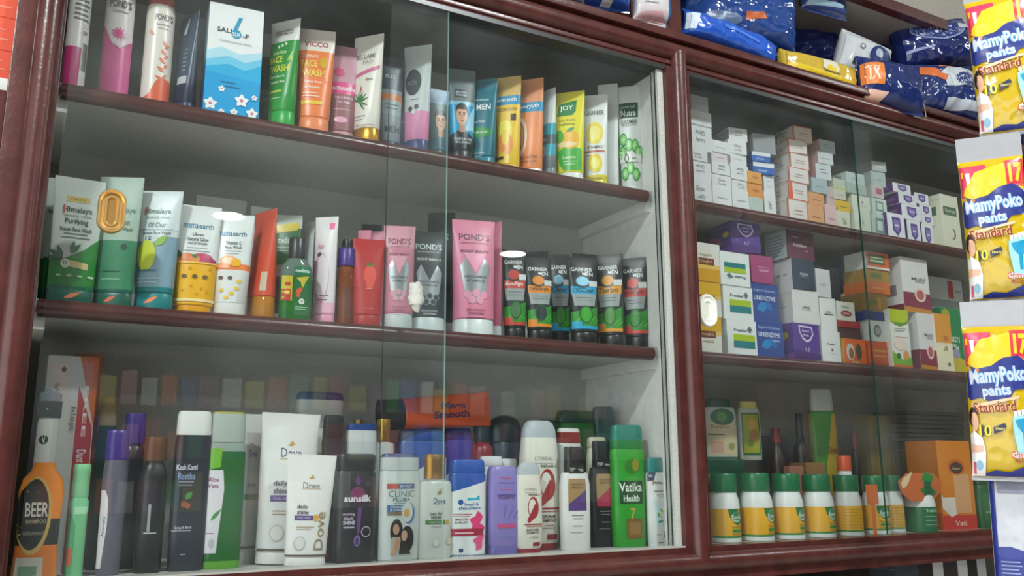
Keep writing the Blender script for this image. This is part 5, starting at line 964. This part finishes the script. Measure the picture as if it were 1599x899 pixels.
z = bx('tonic_carton', 'white and orange carton standing by the green pouch', 'box', 1462, 1487, 490, .050, ZM, .045, 'c:#ece2c0', [R(-1,.5,1,1,'#e59a28'), T('Zinc',.1,.40,.5,.09,'#9a6a2c',rot=90), R(.2,.1,.5,.16,'#6a5a3c'), E(.2,.58,.3,.05,'#c9701c')])
bx('supplement_pack', 'green pouch-like carton with white script, right end of the middle shelf', 'box', 1474, 1508, 481, .085, ZM, .03, 'c:#12864a', [E(-.6,.9,.35,.08,'#b0a828'), T('Nutri',-.1,.55,1.1,.12,'#d8eedd'), T('Mix',0,.42,.7,.1,'#d8eedd'), P([(-1,0),(1,0),(1,.2),(0,.3),(-1,.18)], '#d8c42c'), E(0,.32,.35,.07,'#a8a0c0')])
z2 = bx('medicine_carton', 'grey carton at the back under the red-striped one', 'box', 1452, 1503, 468, .135, ZM, .06, 'c:#a3a8a6')[1]
bx('medicine_carton', 'long grey-white carton with a red stripe, behind the tall maroon-white one', 'box', 1448, 1503, 434, .135, z2+.0003, .06, 'c:#cbcdca', [R(.15,.1,.45,.9,'#c42c30'), R(.55,.4,.9,.5,'#9a9c9a')])

# ================================================================== right cabinet, bottom shelf
GJ = 'white supplement jars with green caps in the front row'
def sj(xl, xr, label, yt=738, Y=.05, lab2=True, rz=-22):
    art = [P([(-.15,.485),(.95,.485),(.95,.30),(.55,.25),(.25,.285),(-.05,.38)], '#14763c'), C(.45,.37,.34,'#cfe0d4'), C(.45,.38,.29,'#2f8450'), T('Zandu',.45,.37,.8,.055,'#e2eee4'), LF(.55,.43,.3,.14,60,'#e08a2c'),
           T('Power of',.45,.225,.7,.03,'#7a5a14'), R(.1,.15,.85,.195,'#2f8a44'), R(.1,.115,.85,.125,'#a87a1c')]
    if not lab2: art = [R(-.7,.13+.05*i,.6-.15*(i%3),.14+.05*i,'#b08a24') for i in range(7)]
    it('supplement_jar', label, 'jar', xl, xr, yt, Y, ZB, jar([(.07,'#e4e8e6'), (.10,'#2c8a3c'), (.49,'#eab022'), (9,'#e4e8e6')], '#0f6b3e', art), rz=rz, group=GJ)
sj(1079, 1124, 'white jar with green cap, first by the middle stile', 740, .10)
sj(1108, 1158, 'white jar with green cap, second from the middle stile', 739)
sj(1153, 1210, 'white jar with green cap and label, third from the middle stile', 738, rz=-8)
sj(1204, 1258, 'white jar with green cap, fourth from the middle stile', 739, rz=-8)
sj(1251, 1306, 'white jar with green cap, fifth from the middle stile', 740, rz=-14)
sj(1299, 1350, 'white jar with yellow label back turned to the front', 741, lab2=False)
sj(1345, 1392, 'white jar with green cap, under the hanging orange tag', 742, rz=-40)
sj(1377, 1415, 'white jar with plain yellow label, right of the dark pane edge', 742, .055, lab2=False)
it('supplement_jar', 'dark green labelled jar at the right end of the jar row', 'jar', 1410, 1465, 750, .05, ZB, jar([(.49,'#146a3c'), (9,'#dfe4e0')], '#0f5c38', [T('Tablets',0,.42,1.1,.06,'#a9cdb4'), R(-.6,.30,.6,.315,'#8ab89a'), R(-.6,.22,.5,.235,'#8ab89a'), R(-.6,.14,.6,.155,'#8ab89a')]))
it('cardboard_tag', 'orange T-shaped tag between two green-capped jars', 'tag', 1351, 1372, 756, .012, ZB, [('tag_card', [(0,.30,.05,6), (.60,.30,.05,6), (.61,.95,.05,6), (1,1,.05,6)], 'c:#d8703a', [])])
# row behind: white-green jars on green cartons
zc = bx('supplement_carton', 'dark green carton lying on the left, under the cream jars', 'box', 1099, 1165, 718, .12, ZB, .10, 'c:#184f3a', [R(-1,0,1,.9,'#1a4a38')])[1]
def j2(xl, xr, yt, label, parts, Y=.16, z=None, rz=-15, name='supplement_jar', cat='jar', dr=.8): it(name, label, cat, xl, xr, yt, Y, zc+.0005 if z is None else z, parts, rz=rz, dr=dr)
j2(1094, 1152, 622, 'white bottle with cream herbal label and green cap, on the green carton', flatbottle('#cfd4cc', '#17503c', [R(-.8,.08,.8,.62,'#e0cda4'), E(.05,.70,.72,.14,'#1f6a44'), E(0,.70,.3,.08,'#5a9a4a'), T('Reyon',-.1,.53,1.1,.075,'#b07a4a'), R(-.8,.40,.1,.42,'#2f6a48'), C(.5,.22,.2,'#a8a058'), R(-.7,.12,0,.30,'#d8a890'), R(-.9,.02,.9,.05,'#2f6a48')], cv=.86, sh=.9, capw=.7))
j2(1150, 1190, 626, 'white bottle with olive and yellow label, on the green carton', flatbottle('#c5cab8', '#d8c878', [R(-.8,.08,.8,.80,'#1f6a44'), R(-.7,.12,.7,.77,'#a8a828'), E(.1,.6,.4,.1,'#d8a83a'), E(.2,.4,.35,.12,'#b8742c'), E(-.1,.3,.25,.08,'#6c8a2c')], cv=.88, sh=.9, capw=.8))
j2(1200, 1236, 668, 'dark brown bottle with a red cap, behind the fourth jar', roundbottle('#2c1a14', '#8a2c28', [R(-.8,.2,.8,.5,'#4a4034')], cv=.86, nk=.42, capr=.5), Y=.15, z=ZB, name='syrup_bottle', cat='bottle', dr=1)
bx('medicine_carton', 'grey slanting carton between the dark bottles', 'box', 1210, 1262, 680, .205, ZB, .03, 'c:#4c5258')
j2(1239, 1271, 645, 'tall dark brown bottle with a black neck', roundbottle('#231714', '#1b1214', [], cv=.80, nk=.42, capr=.46), Y=.165, z=ZB, name='syrup_bottle', cat='bottle', dr=1)
j2(1262, 1318, 607, 'green and yellow jar with a white cap, at the back', flatbottle([(.05,'#cfd2c8'), (.82,'#d8b41c'), (9,'#3f8a2c')], '#c9ccc6', [P([(-.98,.08),(-.98,.82),(.5,.82),(-.2,.45),(-.5,.08)], '#4a9a2c'), T('Chyawan',.4,.55,.8,.07,'#a8401c')], cv=.84, sh=.95, capw=.85), Y=.185, z=ZB, rz=-10)
j2(1306, 1338, 711, 'white bottle with an orange-red cap, behind the sixth jar', roundbottle('#dcdedc', '#e0562c', [], cv=.80, nk=.9, capr=.95, sh=.78), Y=.105, z=ZB, name='tablet_bottle', cat='bottle', dr=1)
j2(1328, 1353, 676, 'dark bottle with a dull red cap, beside the dark pane edge', roundbottle('#1c1517', '#6a2024', [], cv=.84, nk=.6, capr=.72), Y=.15, z=ZB, name='syrup_bottle', cat='bottle', dr=1)
bx('medicine_carton', 'brown carton low behind the fifth jar', 'box', 1262, 1292, 722, .12, ZB, .04, 'c:#8a6438')
bx('medicine_carton', 'pinkish brown carton low behind the fourth jar', 'box', 1236, 1258, 727, .11, ZB, .015, 'c:#a06a54')
bx('medicine_carton', 'olive carton at the back, behind the dark pane edge', 'box', 1362, 1402, 648, .17, ZB, .04, 'c:#7c6a34', [R(-.5,.3,.5,.8,'#8a7a3c')])
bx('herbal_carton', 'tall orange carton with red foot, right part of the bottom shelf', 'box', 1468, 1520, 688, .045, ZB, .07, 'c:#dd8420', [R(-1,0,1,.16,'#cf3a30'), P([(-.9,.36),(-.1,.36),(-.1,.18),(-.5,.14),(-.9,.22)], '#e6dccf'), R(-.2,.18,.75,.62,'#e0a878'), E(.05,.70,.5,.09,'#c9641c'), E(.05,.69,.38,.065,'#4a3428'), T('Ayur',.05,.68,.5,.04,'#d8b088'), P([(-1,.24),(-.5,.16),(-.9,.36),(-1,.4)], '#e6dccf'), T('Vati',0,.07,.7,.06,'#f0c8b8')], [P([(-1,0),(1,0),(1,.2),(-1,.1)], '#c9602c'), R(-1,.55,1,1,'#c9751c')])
# fanned blister strips stacked on top, behind
z = at(1450, 686, .12).z

zs = None
for i in range(7):
    pass
o, zs, _, _ = bx('medicine_carton', 'dark olive carton at the back, carrying the silver strips', 'box', 1424, 1506, 690, .135, ZB, .08, 'c:#4c4638')
for i in range(7):
    w = bx('blister_strip', ['lowest', 'second lowest', 'third lowest', 'middle', 'third highest', 'second highest', 'topmost'][i]+' silver-grey strip in the pile above the orange carton', 'blister strip', 1416+i % 2*2, 1505+i % 2, 684-7*i, .13, (zs+.001 if i == 0 else zs), .085, 'm:#77736c', group='blister strips piled above the orange carton')
    zs = w[1]+.0015
it('herbal_bottle', 'dark green bottle at the right end, beside the tall orange carton', 'bottle', 1519, 1554, 745, .05, ZB, flatbottle('#1f5c30', '#174a2a', [R(-.7,.15,.7,.7,'#2f7040'), R(-.5,.3,.5,.33,'#8ab08a')], cv=.85))
it('leaf_ornament', 'orange leaf-shaped tag with green leaves over the dark green jar', 'tag', 1402, 1470, 738, .030, at(1440, 782, .030).z, [('tag_card', [(0,.5,.03,3), (.3,.9,.04,3), (.7,1,.04,3), (1,.6,.03,3)], 'c:#cf6a34', [LF(.0,.75,.8,.35,10,'#2f8a3c'), LF(-.1,.40,.9,.35,-8,'#2c7a38'), LF(-.9,.45,.6,.35,60,'#e6cfa4')])])

# lower compartment: dark, with a few upright cartons
for i, (a, b, t, c) in enumerate([(1440,1462,866,'#2c2a2c'), (1462,1478,858,'#d0d0d0'), (1478,1500,862,'#3a3638'), (1502,1516,860,'#cfcfd2'), (1517,1531,858,'#2a2a30'), (1531,1545,862,'#b9bcc0'), (1405,1440,874,'#3c4048')]):
    bx('medicine_carton', ['dark', 'white', 'dark brown', 'white', 'black', 'pale grey', 'slate'][i]+' carton in the lower compartment, '+['left of the white one', 'left of the dark brown one', 'between two white ones', 'right of the dark brown one', 'left of the pale grey one', 'nearest the hanging packs', 'farthest left of the row'][i], 'box', a, b, t, .03, Z(-.30)+.0003, .06, 'c:'+c, group='cartons in the lower compartment')

# ================================================================== left edge: neighbouring compartment
mb = MB(); mb.box(U(-.5), .0, Z(.386), U(-.043), YB, Z(.402), WHITE); o = mb.build('shelf_board', None, smooth=False); tag(o, 'white shelf board beyond the left stile, carrying orange cartons', 'shelf')
z = Z(.402)
for i, t in enumerate((77, 26, -22)):
    o, z, _, _ = bx('medicine_carton', ['lowest', 'middle', 'topmost'][i]+' orange-red carton in the stack beyond the left stile', 'box', -30+5*i, 17+6*i, t, .002, z+.0003, .08, 'c:#e0543a', [R(-.2,.3,.6,.36,'#e88a74'), R(-.2,.6,.4,.64,'#e88a74')], group='orange cartons beyond the left stile')
# ================================================================== upper compartment: divider, back wall, packs in blue film
mb = MB(); mb.box(U(.848), .004, Z(.6745), U(.872), .30, Z(.867), WOOD); struct(mb, 'trim_9')
mb = MB(); mb.box(U(-.5), .012, Z(.66), XR, .33, Z(.6735), WOOD); struct(mb, 'trim_10')
mb = MB(); mb.box(U(-.5), .30, Z(.672), XR+.1, .33, Z(1.05), speckle('9a8f82', 'b0a699', 'beige_panel')); struct(mb, 'wall_upper')
mb = MB(); mb.box(U(-.5), .021, Z(.872), XR+.1, .33, Z(.89), LAMD); mb.box(U(-.5), .0, Z(.868), XR+.1, .021, Z(.89), WOOD); struct(mb, 'trim_11')
mb = MB(); mb.box(U(-.5), .03, Z(.89), XR+.1, .05, CEIL, speckle('a39a90', 'b5aca2', 'upper_panel')); struct(mb, 'wall_top')
NV = 'b:#1c2c66'; BL = 'b:#2450a8'
def bag(label, px, py, Y, w, h, rot, th, base, art=(), **k):
    k['wr'] = k.get('wr', .004)*1.35
    return pillow('diaper_pack', label, 'pack', px, py, Y, w, h, rot, th, base, art, group='plastic packs in the top compartment', **k)
bag('blue pack with a barcode, hanging over the beam left of the divider', 946, -12, .03, 74, 58, (0,2,-14), .05, BL, [R(-.35,-.0+.05,.1,.5,'#dfe2e4')]+[R(-.32+.06*i,.12,-.32+.06*i+(.03 if i%2 else .018),.46,'#30343c') for i in range(7)], wr=.004, seed=3)
bag('white and pink pack with grey print, hanging over the beam beside the divider', 1016, 6, .02, 66, 72, (0,0,-10), .035, 'b:#d5ccd0', [R(.72,.0,.98,.55,'#2a6ab4'), T('Contents',-.1,.62,1.0,.08,'#8a8c98'), R(-.6,.48,.3,.51,'#9a9ca6'), R(-.6,.36,.1,.39,'#9a9ca6'), P([(-.9,.04),(.6,.02),(.3,.2),(-.7,.16)], '#dba8b0')], wr=.003, seed=5)
bag('grey-blue clear pack, at the picture top above the glass overlap', 880, -16, .03, 70, 40, (0,2,-20), .04, 'b:#6c7c94', [], wr=.004, seed=8)
bag('large crumpled blue pack resting just right of the divider', 1148, 22, .10, 200, 130, (0,2,-18), .08, 'b:#27488c', [P([(-.9,.7),(.9,.75),(.8,.95),(-.8,.95)], '#2f5ab0'), P([(.0,.3),(.35,.34),(.3,.42),(.0,.40)], '#c8683c'), E(-.35,.3,.3,.08,'#66789a')], wr=.007, seed=11, fr=22)
bag('bright blue rolled pack lying along the beam edge, below the crumpled blue one', 1138, 62, .012, 178, 46, (0,11,-8), .05, 'b:#2456bc', [P([(-.98,.2),(-.8,.2),(-.75,.8),(-.98,.8)], '#c9d4e2'), P([(-.3,.55),(.5,.5),(.5,.6),(-.3,.68)], '#3f74d4')], wr=.006, seed=13, fr=20, seal=(.03,.03))
bag('flat yellow pack lying along the beam edge', 1277, 114, .014, 154, 46, (0,3,-6), .035, 'b:#c9a83c', [P([(-.95,.0),(.95,.0),(.9,.3),(-.9,.45)], '#e2c02c'), P([(-.1,.5),(.35,.45),(.3,.95),(-.05,.98)], '#d9d4c0'), P([(.0,.45),(.3,.4),(.3,.62),(.05,.66)], '#dcc028'), T('premium',.16,.42,.4,.12,'#5a4a2c')], wr=.005, seed=17, seal=(.03,.03))
bag('big navy pack lying at the back, behind the yellow one', 1308, 66, .165, 225, 112, (0,-1,-6), .055, 'b:#263a86', [P([(-.9,.75),(-.3,.8),(-.3,.88),(-.9,.86)], '#8fb4d8'), P([(-.8,.86),(.1,.92),(.1,.99),(-.8,.97)], '#c8683c'), P([(.2,.5),(.8,.6),(.7,.7),(.1,.62)], '#2f4484')], wr=.008, seed=19, fr=20)
bag('white pack with a navy oval and small dark square, leaning by the yellow pack', 1346, 94, .05, 92, 78, (0,18,-14), .05, 'b:#c9ccd0', [E(.45,.55,.5,.26,'#22336c'), E(.3,.62,.16,.1,'#a9b4c8'), R(-.55,.18,-.25,.32,'#2a2c34'), R(.45,.36,.85,.44,'#8a4454'), C(-.35,.62,.10,'#5c6470'), C(-.35,.62,.06,'#c9ccd0')], wr=.004, seed=23)
bag('navy pack with an orange size patch, lying on the beam edge', 1388, 135, -.018, 116, 86, (0,2,-14), .06, NV, [P([(-.98,.35),(-.45,.35),(-.42,.80),(-.98,.78)], '#e0803c'), T('XL',-.72,.58,.35,.28,'#f0d8c4',rot=180), P([(-.9,.02),(-.5,.02),(-.3,.22),(-.9,.25)], '#e6b8a4')], wr=.006, seed=29)
bag('navy pack with a white oval logo upside down, topmost on the right', 1454, 74, .045, 132, 84, (0,-8,-20), .08, 'b:#1e2a66', [E(0,.72,.72,.22,'#8f9ac4'), E(0,.73,.69,.2,'#222f70'), T('Life',-.05,.74,.7,.22,'#dfe4f0',rot=180), R(.5,.7,.9,.78,'#c8ccd8'), P([(-.9,.3),(-.3,.36),(-.3,.4),(-.9,.36)], '#8f9ac4')], wr=.007, seed=31, fr=20)
bag('silver and navy crumpled pack with an orange corner, lowest on the right', 1468, 146, .012, 124, 84, (0,0,-16), .07, 'b:#26366f', [P([(-.2,.45),(.9,.55),(.95,.85),(.2,.95),(-.25,.75)], '#c5cad2'), E(.5,.62,.35,.14,'#26366f'), P([(-.9,.75),(-.2,.55),(-.1,.66),(-.8,.98)], '#d8703c'), P([(.0,.90),(.6,.93),(.5,.99),(.0,.99)], '#e08a4c'), P([(-.2,.1),(.8,.16),(.7,.3),(-.2,.26)], '#b9c0cc')], wr=.009, seed=37, fr=26)
bag('small pack with orange and pale blue print at the picture top', 1285, 0, .05, 84, 50, (0,2,-10), .04, 'b:#40508c', [P([(-.6,.45),(.6,.5),(.6,.95),(-.6,.95)], '#d8683c'), P([(-.9,.1),(.6,.2),(.7,.34),(-.8,.28)], '#9ab8cc')], wr=.004, seed=41)
# thin wire loop hanging from the beam
cu = []; mb = MB(); c = at(1437, 172, -.03); n = 24; rr = .0011
path = [Vector((.016*math.cos(math.pi*i/n)*(-1), 0, .030*math.sin(math.pi*i/n)-.012*(i > 18)*(i-18)/6)) for i in range(n+1)]
for i in range(n+1):
    d = (path[min(n, i+1)]-path[max(0, i-1)]).normalized(); s = d.cross(Vector((0, 1, 0)))
    for k in range(6): mb.v.append(tuple(path[i]+(s*math.cos(k*math.pi/3)+Vector((0, 1, 0))*math.sin(k*math.pi/3))*rr))
kk = mb.mi('#a89c94')
for i in range(n):
    for k in range(6): mb.f.append((i*6+k, i*6+(k+1) % 6, (i+1)*6+(k+1) % 6, (i+1)*6+k)); mb.m.append(kk)
o = mb.build('string_loop', None, c, angle=90); tag(o, 'thin string loop on the top beam under the navy packs', 'string')

# ================================================================== hanging strip of yellow packs, close to the viewer
def mp_art(child=True):
    a = [R(-.99,.705,-.15,.905,'#d23a5c'), P([(-.95,.72),(-.5,.86),(.35,.90),(.98,.86),(.98,.66),(.2,.70),(-.5,.66)], '#e8c41a'), R(.42,.74,.99,.915,'#d22c3c'),
         T('17',.72,.83,.42,.125,'#f2c428',b=.05), R(.45,.745,.98,.755,'#e86a6a'), P([(-.95,.87),(-.86,.87),(-.86,.83),(-.95,.83)], '#e8c41a'), P([(-.80,.86),(-.66,.86),(-.68,.79),(-.76,.78)], '#dce6ea'),
         P([(-.99,.66),(-.86,.70),(-.6,.685),(-.2,.70),(.15,.745),(.6,.76),(.99,.70),(.99,.60),(.75,.565),(.45,.56),(.2,.495),(-.25,.485),(-.6,.515),(-.9,.50),(-.99,.52)], '#25307e')]
    for dx, dy, c, b in ((0, 0, '#6aa8dc', .075), (0, 0, '#c9ced8', .025)):
        a += [T('MamyPoko',-.02+dx,.635+dy,1.72,.115,c,rot=4,b=b), T('pants',-.1+dx,.545+dy,.85,.075,c,rot=4,b=b)]
    a += [C(-.88,.685,.07,'#d9a03c'), C(-.62,.675,.05,'#d9803c'), P([(-.85,.455),(.55,.51),(.55,.525),(-.85,.475)], '#e8c8a4'), T('Standard',-.2,.462,1.25,.062,'#f0c08a',rot=4,b=.07), T('Standard',-.2,.462,1.25,.062,'#8a2a1c',rot=4,b=.02),
          T('10',-.52,.325,.36,.068,'#1c2030',b=.12), T('10',-.52,.325,.36,.068,'#f0d428',b=.02), P([(-.28,.305),(.05,.33),(.10,.35),(.06,.37),(-.28,.345)], '#2a2c44'), T('Heavy',-.08,.335,.28,.022,'#e0c878'),
          P([(.30,.40),(.92,.44),(.97,.36),(.88,.20),(.38,.19),(.28,.34)], '#9fd4e4'), P([(.36,.385),(.90,.41),(.86,.35),(.68,.31),(.66,.22),(.56,.22),(.56,.31),(.42,.345)], '#1f94c0')]
    a += [R(.34+.12*i,.405+.006*i,.43+.12*i,.435+.006*i,'#eaf4f6') for i in range(5)]
    a += [T('Crisscross',.60,.185,.85,.04,'#f4e8e6',b=.10), T('Crisscross',.60,.185,.85,.04,'#d03a4a',b=.01), T('Absorption',.64,.145,.75,.028,'#a82a3c',b=.01),
          P([(-.6,.075),(-.3,.095),(.1,.085),(.55,.12),(.99,.18),(.99,.06),(-.7,.06)], '#25307e')]
    if child: a += [E(-.86,.40,.15,.062,'#2c1c16'), E(-.82,.375,.12,.055,'#e0ac8c'), P([(-.99,.06),(-.99,.30),(-.86,.325),(-.62,.28),(-.55,.20),(-.60,.06)], '#e6e4e4'), P([(-.99,.19),(-.62,.20),(-.60,.235),(-.99,.245)], '#e8b49c'), R(-.95,.07,-.85,.14,'#c8506a'), E(-.75,.12,.1,.03,'#8ab8d0')]
    f = lambda v: .025+(v-.06)*.94; out = []
    for k, p, c in a:
        if k == 'poly': p = [(u, f(v)) for u, v in p]
        elif k == 'ell': p = (p[0], f(p[1]), p[2], p[3] and p[3]*.94)
        elif k == 'txt': p = (p[0], p[1], f(p[2]), p[3], p[4]*.94)+p[5:]
        out.append((k, p, c))
    return out
YEL = 'b:#ccab14'
GH = 'strip of hanging yellow diaper packs'
PR = -54
for k, (px, py, w, h, ry, lab) in enumerate([(1567,84,93,268,-3,'yellow pack at the top of the hanging strip'), (1554,340,92,270,-1,'yellow pack in the middle of the hanging strip'), (1560,608,93,280,0,'yellow pack at the bottom of the hanging strip')]):
    pillow('hanging_diaper_pack', lab, 'pack', px, py, -.36-.002*k, w, h, (0, ry+(3 if k == 0 else 2), PR), .022, YEL, mp_art(), seal=(.022, .15), wr=.0016, seed=51+k, fr=34, sealc='b:#a6a5ab', group=GH, nu=50, nv=90, col_back='b:#dcdce0')
pillow('hanging_diaper_pack', 'blue and white pack seen from behind, below the yellow strip', 'pack', 1603, 835, -.36, 100, 210, (0, 2, PR), .020, 'b:#bfc1ca', [R(-.99,0,-.82,1,'#28368c'), P([(-.99,.0),(-.1,.0),(-.1,.38),(-.5,.41),(-.99,.40)], '#28368c'), P([(-.99,0),(-.85,0),(-.7,.12),(-.99,.16)], '#d8c428'), R(-.75,.80,.1,.93,'#8f90a4')]
       +[R(-.78,.04+.026*i,-.2-.05*(i%3),.05+.026*i,'#8f9ad0') for i in range(11)], seal=(.04, .06), wr=.002, seed=61, fr=30, sealc='b:#d6d5d8', group=GH)
pillow('hanging_diaper_pack', 'blue and white pack edge at the right border, behind the top yellow pack', 'pack', 1612, 190, -.33, 34, 90, (0, 0, PR), .012, 'b:#2b3988', [R(-.9,.6,.3,.9,'#dfe0e6')], seal=(.04, .04), wr=.002, seed=62)

# ================================================================== the shelving opposite, seen only as faint reflections
mb = MB(); YO = -4.9
mb.box(-.6, YO-.35, .3, 5.2, YO-.33, 2.75, mat('c:#3c2622'))
for k in range(8): mb.box(-.6, YO-.33, .35+.33*k, 5.2, YO, .37+.33*k, WOOD)
o = mb.build('display_shelving', None, smooth=False); tag(o, 'brown shelving of the opposite wall, mirrored faintly in the panes', 'shelving')
rnd = random.Random(4); GO = 'goods on the opposite shelving'
cols = ['#c8a83a', '#d86a2c', '#4a9a5a', '#c23a4c', '#d8d8d4', '#3a62a8', '#8ab8a0', '#d8c83a', '#8a4a7c', '#e0a8a0', '#2c7a8c']
proto = {}
for lv in (3, 4, 5):
    x = .2
    while x < 4.8:
        c = rnd.choice(cols); w = rnd.choice((.09, .12)); h = rnd.uniform(.17, .26)
        if c not in proto:
            mb = MB(); mb.box(-.5, 0, 0, .5, .12, 1, 'c:'+c); o = mb.build('product_carton', None, smooth=False); proto[c] = o
        else: o = proto[c].copy(); COL.objects.link(o)
        o.location = (x, YO-.15, .3705+.33*lv); o.scale = (w, 1, h)
        tag(o, 'coloured carton on the opposite shelving, seen only mirrored in the glass', 'box', GO)
        x += w+.03
